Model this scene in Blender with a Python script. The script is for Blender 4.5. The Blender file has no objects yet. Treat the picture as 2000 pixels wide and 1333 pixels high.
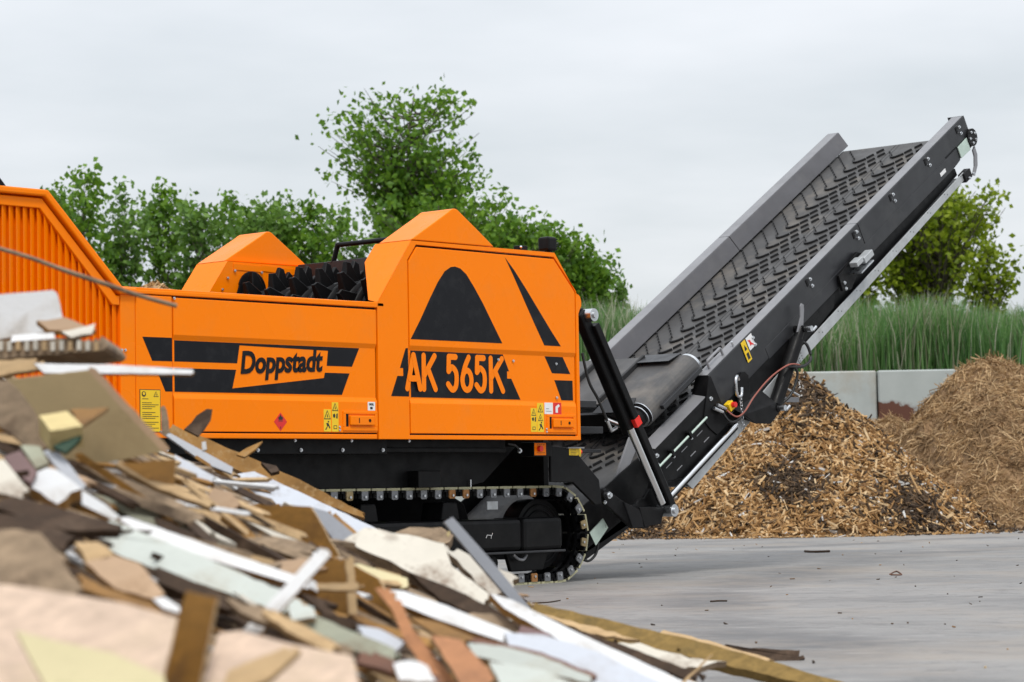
import bpy, math, random
import numpy as np
from math import sin, cos, pi, radians, atan2, sqrt, hypot
from mathutils import Vector, Matrix, Euler
random.seed(7); RNG = np.random.default_rng(11)
scene = bpy.context.scene
COL = scene.collection

# ------------------------------------------------------------------ camera
# X runs along the machine towards its conveyor, Y across it away from us, Z up.
PITCH, YAW, ROLL = radians(3.4757), radians(42.0), 0.0175
FH = Vector((cos(YAW), sin(YAW), 0)); RT = Vector((sin(YAW), -cos(YAW), 0)); UPV = Vector((0, 0, 1))
CAM = Vector((-15.4713, -13.1754, 0.8))
FW = FH*cos(PITCH) + UPV*sin(PITCH); U0 = -FH*sin(PITCH) + UPV*cos(PITCH)
CR = RT*cos(ROLL) - U0*sin(ROLL); CU = U0*cos(ROLL) + RT*sin(ROLL)
cam_d = bpy.data.cameras.new('camera'); cam = bpy.data.objects.new('camera', cam_d); COL.objects.link(cam)
cam.matrix_world = Matrix(((CR.x, CU.x, -FW.x, CAM.x), (CR.y, CU.y, -FW.y, CAM.y), (CR.z, CU.z, -FW.z, CAM.z), (0, 0, 0, 1)))
cam_d.sensor_width = 36; cam_d.lens = 85.5; cam_d.clip_end = 3000; cam_d.clip_start = 0.1
cam_d.dof.use_dof = True; cam_d.dof.focus_distance = 20.0; cam_d.dof.aperture_fstop = 4.2
scene.camera = cam

# ------------------------------------------------------------------ light
SUN_EL, SUN_AZ = radians(58), radians(232)          # direction the light comes from, azimuth from +X anticlockwise
world = bpy.data.worlds.new('World'); scene.world = world; world.use_nodes = True
def build_world():
    nt = world.node_tree; N = nt.nodes; L = nt.links; N.clear()
    out = N.new('ShaderNodeOutputWorld')
    sky = N.new('ShaderNodeTexSky'); sky.sky_type = 'NISHITA'; sky.sun_disc = False
    sky.sun_elevation = SUN_EL; sky.sun_rotation = pi/2 - SUN_AZ; sky.air_density = 1.2; sky.dust_density = 2
    b1 = N.new('ShaderNodeBackground'); b1.inputs[1].default_value = 0.12; L.new(sky.outputs[0], b1.inputs[0])
    tc = N.new('ShaderNodeTexCoord'); sep = N.new('ShaderNodeSeparateXYZ'); L.new(tc.outputs['Generated'], sep.inputs[0])
    # cloud deck: project the direction on a flat layer overhead
    zc = N.new('ShaderNodeMath'); zc.operation = 'MAXIMUM'; L.new(sep.outputs[2], zc.inputs[0]); zc.inputs[1].default_value = 0.0
    za = N.new('ShaderNodeMath'); za.operation = 'ADD'; L.new(zc.outputs[0], za.inputs[0]); za.inputs[1].default_value = 0.12
    dx = N.new('ShaderNodeMath'); dx.operation = 'DIVIDE'; L.new(sep.outputs[0], dx.inputs[0]); L.new(za.outputs[0], dx.inputs[1])
    dy = N.new('ShaderNodeMath'); dy.operation = 'DIVIDE'; L.new(sep.outputs[1], dy.inputs[0]); L.new(za.outputs[0], dy.inputs[1])
    cmb = N.new('ShaderNodeCombineXYZ'); L.new(dx.outputs[0], cmb.inputs[0]); L.new(dy.outputs[0], cmb.inputs[1])
    nz = N.new('ShaderNodeTexNoise'); nz.inputs['Scale'].default_value = 0.9; nz.inputs['Detail'].default_value = 5; nz.inputs['Roughness'].default_value = 0.52
    L.new(cmb.outputs[0], nz.inputs['Vector'])
    cr = N.new('ShaderNodeValToRGB'); L.new(nz.outputs[0], cr.inputs[0])
    e = cr.color_ramp.elements
    e[0].position = 0.33; e[0].color = (0.655, 0.695, 0.73, 1)
    e[1].position = 0.62; e[1].color = (0.84, 0.86, 0.895, 1)
    # an overcast sky is brighter overhead than at the horizon
    g = N.new('ShaderNodeMapRange'); L.new(zc.outputs[0], g.inputs[0])
    g.inputs[1].default_value = 0.0; g.inputs[2].default_value = 1.0; g.inputs[3].default_value = SKY_LO; g.inputs[4].default_value = SKY_HI
    b2 = N.new('ShaderNodeBackground'); L.new(cr.outputs[0], b2.inputs[0]); L.new(g.outputs[0], b2.inputs[1])
    mx = N.new('ShaderNodeMixShader'); mx.inputs[0].default_value = 0.88
    L.new(b1.outputs[0], mx.inputs[1]); L.new(b2.outputs[0], mx.inputs[2]); L.new(mx.outputs[0], out.inputs[0])
SKY_LO, SKY_HI = 0.76, 1.42
build_world()
sun_d = bpy.data.lights.new('sun', 'SUN'); sun = bpy.data.objects.new('sun', sun_d); COL.objects.link(sun)
sun_d.energy = 1.5; sun_d.angle = radians(12); sun_d.color = (1.0, 0.965, 0.91)
sdir = Vector((cos(SUN_EL)*cos(SUN_AZ), cos(SUN_EL)*sin(SUN_AZ), sin(SUN_EL)))
sun.rotation_euler = sdir.to_track_quat('Z', 'Y').to_euler()
vs = scene.view_settings; vs.view_transform = 'Standard'; vs.look = 'None'; vs.exposure = 0.34; vs.gamma = 1
vs.use_curve_mapping = False
scene.cycles.max_bounces = 6; scene.cycles.use_denoising = True

# ------------------------------------------------------------------ materials
def new_mat(name):
    m = bpy.data.materials.new(name); m.use_nodes = True
    nt = m.node_tree; nt.nodes.clear()
    o = nt.nodes.new('ShaderNodeOutputMaterial'); b = nt.nodes.new('ShaderNodeBsdfPrincipled')
    nt.links.new(b.outputs[0], o.inputs[0])
    return m, nt, b
def setv(b, k, v):
    if k in b.inputs: b.inputs[k].default_value = v
def ramp(nt, src, stops):
    r = nt.nodes.new('ShaderNodeValToRGB'); nt.links.new(src, r.inputs[0])
    el = r.color_ramp.elements
    while len(el) < len(stops): el.new(0.5)
    for e, (p, c) in zip(el, stops): e.position = p; e.color = (*c, 1)
    return r.outputs[0]
def noise(nt, scale, detail=4, rough=0.55, vec=None, stretch=None, dist=0):
    n = nt.nodes.new('ShaderNodeTexNoise'); n.inputs['Scale'].default_value = scale
    n.inputs['Detail'].default_value = detail; n.inputs['Roughness'].default_value = rough; n.inputs['Distortion'].default_value = dist
    if vec is None:
        tc = nt.nodes.new('ShaderNodeTexCoord'); vec = tc.outputs['Object']
    if stretch:
        mp = nt.nodes.new('ShaderNodeMapping'); mp.inputs['Scale'].default_value = stretch
        nt.links.new(vec, mp.inputs[0]); vec = mp.outputs[0]
    nt.links.new(vec, n.inputs['Vector'])
    return n.outputs[0]
def bump(nt, b, h, strength=0.3, dist=0.01):
    bp = nt.nodes.new('ShaderNodeBump'); bp.inputs['Strength'].default_value = strength; bp.inputs['Distance'].default_value = dist
    nt.links.new(h, bp.inputs['Height']); nt.links.new(bp.outputs[0], b.inputs['Normal'])
def mixc(nt, f, a, c, mode='MIX'):
    m = nt.nodes.new('ShaderNodeMix'); m.data_type = 'RGBA'; m.blend_type = mode
    for k, v in ((0, f), (6, a), (7, c)):
        if hasattr(v, 'node'): nt.links.new(v, m.inputs[k])
        else: m.inputs[k].default_value = v if k == 0 else (*v, 1)
    return m.outputs[2]
MATS = {}
def pbr(name, col, rough=0.5, metal=0.0, var=0.12, scale=6, bmp=0.0, bscale=60, coat=0.0, rvar=0.1, dirt=None, stretch=None, spec=0.5):
    m, nt, b = new_mat(name)
    n = noise(nt, scale, 5, 0.6, stretch=stretch)
    lo = tuple(c*(1-var) for c in col); hi = tuple(min(1, c*(1+var)) for c in col)
    c = ramp(nt, n, [(0.3, lo), (0.7, hi)])
    if dirt:
        dcol, amt, dsc = dirt
        f = ramp(nt, noise(nt, dsc, 6, 0.65), [(0.5, (0, 0, 0)), (0.72, (amt, amt, amt))])
        c = mixc(nt, f, c, dcol)
    nt.links.new(c, b.inputs['Base Color'])
    r = ramp(nt, noise(nt, scale*2.3, 3), [(0.3, (rough-rvar,)*3), (0.7, (rough+rvar,)*3)]); nt.links.new(r, b.inputs['Roughness'])
    setv(b, 'Metallic', metal); setv(b, 'Coat Weight', coat); setv(b, 'Coat Roughness', 0.12); setv(b, 'Specular IOR Level', spec)
    if bmp: bump(nt, b, noise(nt, bscale, 4), bmp, 0.004)
    MATS[name] = m; return m
ORANGE = pbr('orange_paint', (1.0, 0.222, 0.0), 0.28, var=0.02, scale=1.2, coat=0.0, spec=0.13, rvar=0.07, dirt=((0.62, 0.24, 0.06), 0.16, 3), bmp=0.035, bscale=2.2)
BLACK = pbr('black_paint', (0.006, 0.006, 0.0065), 0.42, var=0.3, scale=5, rvar=0.12, spec=0.15, dirt=((0.045, 0.042, 0.039), 0.14, 4), bmp=0.04, bscale=30)
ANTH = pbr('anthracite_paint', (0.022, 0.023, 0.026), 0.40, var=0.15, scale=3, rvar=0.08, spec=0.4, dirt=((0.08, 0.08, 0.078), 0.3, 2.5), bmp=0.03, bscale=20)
ANTHL = pbr('skylit_dusty_anthracite', (0.10, 0.099, 0.107), 0.42, var=0.12, scale=3, rvar=0.08, dirt=((0.17, 0.165, 0.16), 0.35, 2.5), bmp=0.03, bscale=20)  # lighter, dusty copy for the far wall, sky light on its tilt painted in
GREYP = pbr('grey_flange_paint', (0.22, 0.222, 0.235), 0.4, var=0.1, scale=4, dirt=((0.25, 0.25, 0.24), 0.4, 3))
DECAL = pbr('black_decal', (0.0075, 0.008, 0.0105), 0.36, spec=0.17, var=0.12, scale=2, dirt=((0.06, 0.06, 0.06), 0.2, 8))
ODEC = pbr('orange_decal', (1.0, 0.222, 0.0), 0.34, spec=0.17, var=0.02, scale=2)
RUBBER = pbr('belt_rubber', (0.066, 0.065, 0.065), 0.55, var=0.22, scale=3, dirt=((0.20, 0.175, 0.145), 0.6, 2.2), bmp=0.1, bscale=40)
CLEATM = pbr('cleat_rubber', (0.016, 0.016, 0.017), 0.6, var=0.2, scale=8)
STEEL = pbr('zinc_steel', (0.62, 0.64, 0.66), 0.32, 1.0, var=0.15, scale=12)
GALV = pbr('galvanised_sheet', (0.46, 0.48, 0.49), 0.5, 0.35, var=0.12, scale=9, dirt=((0.3, 0.29, 0.27), 0.5, 5), bmp=0.05)
CHROME = pbr('chrome_rod', (0.78, 0.79, 0.8), 0.14, 1.0, var=0.05)
ZINCG = pbr('zinc_green_plate', (0.55, 0.66, 0.58), 0.35, 0.6, var=0.12, scale=8)
CREAM = pbr('track_pad', (0.42, 0.40, 0.25), 0.6, var=0.25, scale=14, dirt=((0.2, 0.17, 0.09), 0.7, 12))
TABG = pbr('track_tab_grey', (0.2, 0.205, 0.215), 0.45, 0.6, var=0.3, scale=15)
TABB = pbr('track_tab_brass', (0.33, 0.25, 0.13), 0.45, 0.6, var=0.35, scale=15)
TABR = pbr('track_tab_rust', (0.32, 0.15, 0.05), 0.6, 0.3, var=0.4, scale=15)
YEL = pbr('yellow_sticker', (0.85, 0.56, 0.01), 0.45, var=0.05)
WHT = pbr('white_sticker', (0.78, 0.78, 0.78), 0.45, var=0.05)
RED = pbr('red_plastic', (0.7, 0.02, 0.015), 0.4, var=0.05)
REDT = pbr('red_tape', (0.8, 0.02, 0.01), 0.5, var=0.05)
INK = pbr('black_print', (0.015, 0.015, 0.015), 0.5, var=0.05)
HOSER = pbr('red_hose', (0.30, 0.085, 0.06), 0.45, var=0.15)
HOSEB = pbr('black_hose', (0.012, 0.012, 0.012), 0.45, var=0.15)

# ------------------------------------------------------------------ mesh helpers
def link(o, parent=None):
    COL.objects.link(o)
    if parent is not None:
        o.parent = parent
        if parent.type == 'EMPTY': o.matrix_parent_inverse = Matrix.Translation(-parent.location)
    return o
def tag(o, label=None, cat=None, group=None, kind=None):
    if label: o['label'] = label
    if cat:
        o['category'] = cat
        if not kind: o['kind'] = 'thing'
    if group: o['group'] = group
    if kind: o['kind'] = kind
    return o
def empty(name, loc): 
    o = bpy.data.objects.new(name, None); o.location = loc; o.empty_display_size = 0.2; COL.objects.link(o); return o
class MB:
    """collects faces for one mesh; each add may use its own material"""
    def __init__(s): s.v = []; s.f = []; s.m = []; s.mats = []; s.sm = []
    def mi(s, m):
        if m not in s.mats: s.mats.append(m)
        return s.mats.index(m)
    def add(s, V, F, mat, smooth=False):
        o = len(s.v); s.v += [tuple(p) for p in V]
        i = s.mi(mat)
        for f in F: s.f.append(tuple(o+k for k in f)); s.m.append(i); s.sm.append(smooth)
        return s
    def box(s, a, b, mat):
        (x0, y0, z0), (x1, y1, z1) = a, b
        V = [(x0,y0,z0),(x1,y0,z0),(x1,y1,z0),(x0,y1,z0),(x0,y0,z1),(x1,y0,z1),(x1,y1,z1),(x0,y1,z1)]
        return s.add(V, BOXF, mat)
    def hexa(s, V, mat): return s.add(V, BOXF, mat)
    def prism(s, A, B, mat):               # two matching polygons A (front) and B (back)
        n = len(A); F = [tuple(range(n))[::-1], tuple(range(n, 2*n))]
        F += [(i, (i+1) % n, n+(i+1) % n, n+i) for i in range(n)]
        return s.add(list(A)+list(B), F, mat)
    def cyl(s, p, q, r, mat, seg=16, r2=None, smooth=True):
        p, q = Vector(p), Vector(q); r2 = r if r2 is None else r2
        ax = (q-p).normalized(); t = ax.orthogonal().normalized(); u = ax.cross(t)
        A = [p+(t*cos(2*pi*i/seg)+u*sin(2*pi*i/seg))*r for i in range(seg)]
        B = [q+(t*cos(2*pi*i/seg)+u*sin(2*pi*i/seg))*r2 for i in range(seg)]
        s.add(A+B, [(i, (i+1) % seg, seg+(i+1) % seg, seg+i) for i in range(seg)], mat, smooth)
        s.add(A, [tuple(range(seg))[::-1]], mat); s.add(B, [tuple(range(seg))], mat)
        return s
    def tube(s, pts, r, mat, seg=8):
        pts = [Vector(p) for p in pts]; n = len(pts); rings = []
        up = Vector((0.13, 0.2, 1)).normalized()
        for i, p in enumerate(pts):
            d = (pts[min(i+1, n-1)]-pts[max(i-1, 0)]).normalized()
            t = d.cross(up); t = t.normalized() if t.length > 1e-4 else d.orthogonal().normalized(); u = d.cross(t)
            rr = r[i] if hasattr(r, '__len__') else r
            rings += [p+(t*cos(2*pi*k/seg)+u*sin(2*pi*k/seg))*rr for k in range(seg)]
        F = [(i*seg+k, i*seg+(k+1) % seg, (i+1)*seg+(k+1) % seg, (i+1)*seg+k) for i in range(n-1) for k in range(seg)]
        s.add(rings, F, mat, True)
        s.add(rings[:seg], [tuple(range(seg))], mat); s.add(rings[-seg:], [tuple(range(seg))[::-1]], mat)
        return s
    def ball(s, c, r, mat, seg=10, rings=6, sc=(1, 1, 1)):
        V = []; F = []
        for i in range(rings+1):
            a = pi*i/rings
            for k in range(seg):
                b = 2*pi*k/seg; V.append((c[0]+r*sc[0]*sin(a)*cos(b), c[1]+r*sc[1]*sin(a)*sin(b), c[2]+r*sc[2]*cos(a)))
        for i in range(rings):
            for k in range(seg): F.append((i*seg+k, (i+1)*seg+k, (i+1)*seg+(k+1) % seg, i*seg+(k+1) % seg))
        return s.add(V, F, mat, True)
    def mesh(s, name):
        me = bpy.data.meshes.new(name); me.from_pydata(s.v, [], s.f)
        for m in s.mats: me.materials.append(m)
        me.polygons.foreach_set('material_index', s.m); me.polygons.foreach_set('use_smooth', s.sm)
        me.update(); return me
    def build(s, name, parent=None, bevel=0, fix=True):
        me = s.mesh(name)
        if fix:
            import bmesh
            bm = bmesh.new(); bm.from_mesh(me); bmesh.ops.recalc_face_normals(bm, faces=bm.faces); bm.to_mesh(me); bm.free()
        o = bpy.data.objects.new(name, me); link(o, parent)
        if bevel:
            b = o.modifiers.new('bevel', 'BEVEL'); b.width = bevel; b.segments = 2; b.limit_method = 'ANGLE'; b.angle_limit = radians(25); b.harden_normals = False
        return o
BOXF = [(0,3,2,1),(4,5,6,7),(0,1,5,4),(1,2,6,5),(2,3,7,6),(3,0,4,7)]
def np_mesh(name, V, F, mats, mi=None, smooth=False):
    """V (n,3) F (m,k) arrays -> mesh object data"""
    me = bpy.data.meshes.new(name); n, (m, k) = len(V), F.shape
    me.vertices.add(n); me.vertices.foreach_set('co', np.asarray(V, np.float32).ravel())
    me.loops.add(m*k); me.loops.foreach_set('vertex_index', F.astype(np.int32).ravel())
    me.polygons.add(m); me.polygons.foreach_set('loop_start', np.arange(0, m*k, k, dtype=np.int32)); me.polygons.foreach_set('loop_total', np.full(m, k, np.int32))
    for x in mats: me.materials.append(x)
    if mi is not None: me.polygons.foreach_set('material_index', np.asarray(mi, np.int32))
    me.polygons.foreach_set('use_smooth', np.full(m, smooth)); me.update(calc_edges=True); return me
def W(r, d, z=0.0):                       # a place r metres right and d metres ahead of the camera, at height z
    p = CAM + RT*r + FH*d; return Vector((p.x, p.y, z))
def ray(px, py): return FW + CR*((px-1000)/4750.0) - CU*((py-666.5)/4750.0)
def on_y(px, py, y):
    d = ray(px, py); return CAM + d*((y-CAM.y)/d.y)
def smooth_curve(P, n=6):
    P = [Vector(p) for p in P]; out = []
    for i in range(len(P)-1):
        a, b, c, d = P[max(i-1, 0)], P[i], P[i+1], P[min(i+2, len(P)-1)]
        for k in range(n):
            t = k/n
            out.append(0.5*((2*b)+(c-a)*t+(2*a-5*b+4*c-d)*t*t+(3*b-a-3*c+d)*t**3))
    out.append(P[-1]); return out

# ------------------------------------------------------------------ ground, bank, wall
def make_ground():
    m, nt, b = new_mat('yard_concrete')
    tc = nt.nodes.new('ShaderNodeTexCoord'); v = tc.outputs['Object']
    # streaks swept along the yard: rotate into camera-right axis, stretch
    mp = nt.nodes.new('ShaderNodeMapping'); mp.inputs['Rotation'].default_value = (0, 0, radians(58)); nt.links.new(v, mp.inputs[0])
    big = noise(nt, 0.3, 6, 0.6, vec=mp.outputs[0], stretch=(0.6, 1.5, 1), dist=0.6)
    fine = noise(nt, 2.6, 9, 0.72, vec=mp.outputs[0], stretch=(0.5, 1.3, 1), dist=0.4)
    grit = noise(nt, 60, 4, 0.7, vec=v)
    c = ramp(nt, big, [(0.3, (0.145, 0.143, 0.143)), (0.7, (0.30, 0.292, 0.283))])
    c = mixc(nt, ramp(nt, fine, [(0.4, (0, 0, 0)), (0.7, (0.6,)*3)]), c, (0.33, 0.318, 0.305))
    # tyre marks: wide arcs of dark rubber and pale scrapes
    wv = nt.nodes.new('ShaderNodeTexWave'); wv.wave_type = 'RINGS'; wv.rings_direction = 'Z'; wv.inputs['Scale'].default_value = 0.11; wv.inputs['Distortion'].default_value = 3.0; wv.inputs['Detail'].default_value = 4; wv.inputs['Detail Scale'].default_value = 0.7
    mp2 = nt.nodes.new('ShaderNodeMapping'); mp2.inputs['Location'].default_value = (-14, 25, 0); nt.links.new(v, mp2.inputs[0]); nt.links.new(mp2.outputs[0], wv.inputs['Vector'])
    tyr = nt.nodes.new('ShaderNodeMath'); tyr.operation = 'MULTIPLY'; nt.links.new(wv.outputs[1], tyr.inputs[0]); nt.links.new(noise(nt, 0.5, 4, 0.6, vec=v), tyr.inputs[1])
    c = mixc(nt, ramp(nt, tyr.outputs[0], [(0.36, (0, 0, 0)), (0.55, (0.7,)*3)]), c, (0.11, 0.11, 0.113))
    mot = noise(nt, 3.5, 9, 0.78, vec=v, dist=0.5)
    c = mixc(nt, ramp(nt, mot, [(0.50, (0, 0, 0)), (0.64, (0.65,)*3)]), c, (0.13, 0.128, 0.127))
    c = mixc(nt, ramp(nt, noise(nt, 9, 8, 0.8, vec=mp.outputs[0], stretch=(0.25, 1.0, 1)), [(0.54, (0, 0, 0)), (0.66, (0.6,)*3)]), c, (0.42, 0.41, 0.395))
    # fine pale scrapes
    c = mixc(nt, ramp(nt, noise(nt, 5, 6, 0.7, vec=mp.outputs[0], stretch=(0.08, 2.5, 1)), [(0.60, (0, 0, 0)), (0.72, (0.5,)*3)]), c, (0.37, 0.36, 0.35))
    # sandy dust trodden about
    c = mixc(nt, ramp(nt, noise(nt, 0.45, 7, 0.72, vec=v), [(0.48, (0, 0, 0)), (0.66, (0.6,)*3)]), c, (0.33, 0.285, 0.24))
    c = mixc(nt, ramp(nt, grit, [(0.60, (0, 0, 0)), (0.70, (0.6,)*3)]), c, (0.12, 0.112, 0.105))
    nt.links.new(c, b.inputs['Base Color']); setv(b, 'Specular IOR Level', 0.35)
    nt.links.new(ramp(nt, fine, [(0.3, (0.55,)*3), (0.7, (0.8,)*3)]), b.inputs['Roughness'])
    bump(nt, b, grit, 0.35, 0.004)
    s = 900
    o = MB().add([(-s, -s, 0), (s, -s, 0), (s, s, 0), (-s, s, 0)], [(0, 1, 2, 3)], m).build('ground', fix=False)
    tag(o, 'worn grey concrete yard under the machine', kind='structure')
make_ground()
WALLD, WALLH = 50.0, 3.1
def make_wall():
    t = empty('retaining_wall', W(8, WALLD)); tag(t, 'pale grey concrete panel wall with a rust stain behind the heaps', 'wall')
    m = pbr('wall_concrete', (0.37, 0.40, 0.385), 0.75, var=0.14, scale=1.2, dirt=((0.30, 0.235, 0.15), 0.6, 0.9), bmp=0.1, bscale=20)
    # rust stain of one panel
    m2, nt, b = new_mat('wall_concrete_rust')
    tc = nt.nodes.new('ShaderNodeTexCoord'); sp = nt.nodes.new('ShaderNodeSeparateXYZ'); nt.links.new(tc.outputs['Object'], sp.inputs[0])
    def band(src, a, bb):
        r = nt.nodes.new('ShaderNodeMapRange'); nt.links.new(src, r.inputs[0]); r.inputs[1].default_value = a; r.inputs[2].default_value = bb; return r.outputs[0]
    nzz = noise(nt, 2.6, 8, 0.72)
    mul = nt.nodes.new('ShaderNodeMath'); mul.operation = 'MULTIPLY'; nt.links.new(band(sp.outputs[2], 2.62, 2.30), mul.inputs[0]); nt.links.new(band(sp.outputs[0], 1.5, 0.0), mul.inputs[1])
    ad = nt.nodes.new('ShaderNodeMath'); ad.operation = 'ADD'; nt.links.new(mul.outputs[0], ad.inputs[0]); nt.links.new(nzz, ad.inputs[1])
    base = ramp(nt, noise(nt, 1.2, 5), [(0.3, (0.33, 0.36, 0.345)), (0.7, (0.40, 0.43, 0.415))])
    c = mixc(nt, ramp(nt, ad.outputs[0], [(0.84, (0, 0, 0)), (1.0, (0.5, 0.5, 0.5)), (1.15, (1, 1, 1))]), base, (0.10, 0.036, 0.02))
    nt.links.new(c, b.inputs['Base Color']); setv(b, 'Roughness', 0.8)
    pw = 4.6; r0 = (1713-1000)*WALLD/4750
    xax = RT; 
    rot = atan2(RT.y, RT.x)
    me = {}
    for mm in (m, m2):
        me[mm] = MB().box((0.015, 0, 0), (pw-0.015, 0.3, WALLH), mm).mesh('panel')
    for k in range(-7, 7):
        o = bpy.data.objects.new('panel', me[m2 if k == 0 else m]); link(o, t)
        o.location = W(r0+k*pw, WALLD + (0.05 if k % 2 else 0)); o.rotation_euler = (0, 0, rot)
        b2 = o.modifiers.new('bevel', 'BEVEL'); b2.width = 0.03; b2.segments = 1
make_wall()
BANK = lambda r, d: 2.95 + 0.55*min(1, max(0, (d-50.5)/7)) + 0.12*sin(r*0.9) + 0.08*sin(r*2.3+d)
def make_bank():
    m = pbr('bank_soil', (0.06, 0.075, 0.03), 0.95, var=0.4, scale=1.5)
    R = np.linspace(-60, 60, 100); D = np.concatenate([np.linspace(50.45, 62, 14), np.linspace(66, 240, 8)])
    V = [W(r, d, BANK(r, d)) for d in D for r in R]; n = len(R)
    F = [(j*n+i, j*n+i+1, (j+1)*n+i+1, (j+1)*n+i) for j in range(len(D)-1) for i in range(n-1)]
    V2 = [W(r, 50.45, 0) for r in R]; o = len(V); V += V2; F += [(o+i, o+i+1, i+1, i) for i in range(n-1)]
    ob = MB().add(V, F, m, True).build('embankment'); tag(ob, 'grassy bank of earth behind the panel wall', kind='structure')
make_bank()

# ------------------------------------------------------------------ shredder: orange body
SH = empty('shredder', (-2.5, 1.27, 0))
tag(SH, 'orange and black tracked wood shredder with raised discharge conveyor', 'shredder')
def pxz(poly, y): return [(x, y, z) for x, z in poly]
def slab(poly, y0, y1, mat, name, parent=SH, bevel=0.006):
    return MB().prism(pxz(poly, y0), pxz(poly, y1), mat).build(name, parent, bevel)
BZ, RIM = 1.195, 2.243
# backing wall of the side (slightly behind the panels: the joints read dark)
back = [(-4.86, BZ+0.02), (-0.02, BZ+0.02), (-0.02, 2.36), (-0.31, 2.71), (-1.97, 2.71), (-2.33, 2.22), (-4.86, 2.2)]
slab([(-7.4, BZ+0.02), (-4.865, BZ+0.02), (-4.865, 2.18), (-5.52, 2.81), (-7.4, 2.81)], 0.046, 0.06, ORANGE, 'louvre_backing')
slab(back, 0.030, 0.06, BLACK, 'side_backing')
# fixed frame pieces, outer face on y = 0
slab([(-4.39, BZ), (-2.39, BZ), (-2.39, 1.232), (-4.39, 1.232)], 0.0, 0.05, ORANGE, 'sill_frame')
def ring_slab(outer, inner, y0, y1, mat, name, parent=SH, bevel=0.006):
    n = len(outer); V = pxz(outer, y0)+pxz(inner, y0)+pxz(outer, y1)+pxz(inner, y1); F = []
    for i in range(n):
        j = (i+1) % n
        F += [(i, j, n+j, n+i), (2*n+i, 3*n+i, 3*n+j, 2*n+j), (i, 2*n+i, 2*n+j, j), (n+i, n+j, 3*n+j, 3*n+i)]
    return MB().add(V, F, mat).build(name, parent, bevel)
EF = ring_slab([(-2.37, BZ), (0, BZ), (0, 2.396), (-0.293, 2.748), (-1.99, 2.742), (-2.37, 2.237)], [(-2.036, 1.228), (-0.038, 1.228), (-0.03, 2.44), (-0.302, 2.712), (-1.935, 2.712), (-2.036, 2.585)], 0.0, 0.05, ORANGE, 'end_frame')
slab([(-4.392, 2.197), (-2.372, 2.2), (-2.372, RIM), (-4.86, RIM-0.02), (-4.86, 2.197)], -0.004, 0.05, ORANGE, 'rim_frame')
slab([(-4.862, BZ), (-4.733, BZ), (-4.733, 2.19), (-4.862, 2.19)], 0.0, 0.05, ORANGE, 'corner_post')
fixed = slab([(-4.728, BZ), (-4.402, BZ), (-4.402, 2.19), (-4.728, 2.19)], 0.0, 0.05, ORANGE, 'fixed_panel')
# rim top plate over the hopper edge
MB().box((-4.86, 0.0, RIM-0.035), (-2.3, 0.16, RIM-0.002), ORANGE).build('rim_plate', SH, 0.006)
MB().box((-7.4, 0.06, 1.3), (-2.1, 0.16, RIM-0.05), ORANGE).build('hopper_side', SH)
MB().box((-7.4, 2.38, 1.3), (-2.1, 2.54, RIM-0.02), ORANGE).build('hopper_side', SH, 0.006)
MB().box((-7.4, 0.2, 1.5), (-0.2, 2.36, 1.6), BLACK).build('light_block_floor', SH)  # unseen dark plate added to block light inside the body
# right end block: roof, far side, back
MB().box((-2.0, 0.06, 2.60), (-0.3, 0.40, 2.705), ORANGE).build('roof_plate', SH, 0.006)
MB().prism([(-0.29, 0.06, 2.70), (-0.02, 0.06, 2.37), (-0.02, 0.06, 2.30), (-0.29, 0.06, 2.63)], [(-0.29, 2.5, 2.70), (-0.02, 2.5, 2.37), (-0.02, 2.5, 2.30), (-0.29, 2.5, 2.63)], ORANGE).build('end_roof', SH)
MB().box((-0.06, 0.06, 1.9), (-0.02, 2.5, 2.36), ORANGE).build('end_wall', SH)
slab([(-2.37, BZ), (0, BZ), (0, 2.396), (-0.293, 2.748), (-1.99, 2.742), (-2.37, 2.237)], 2.50, 2.54, ORANGE, 'far_side_panel')
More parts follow.
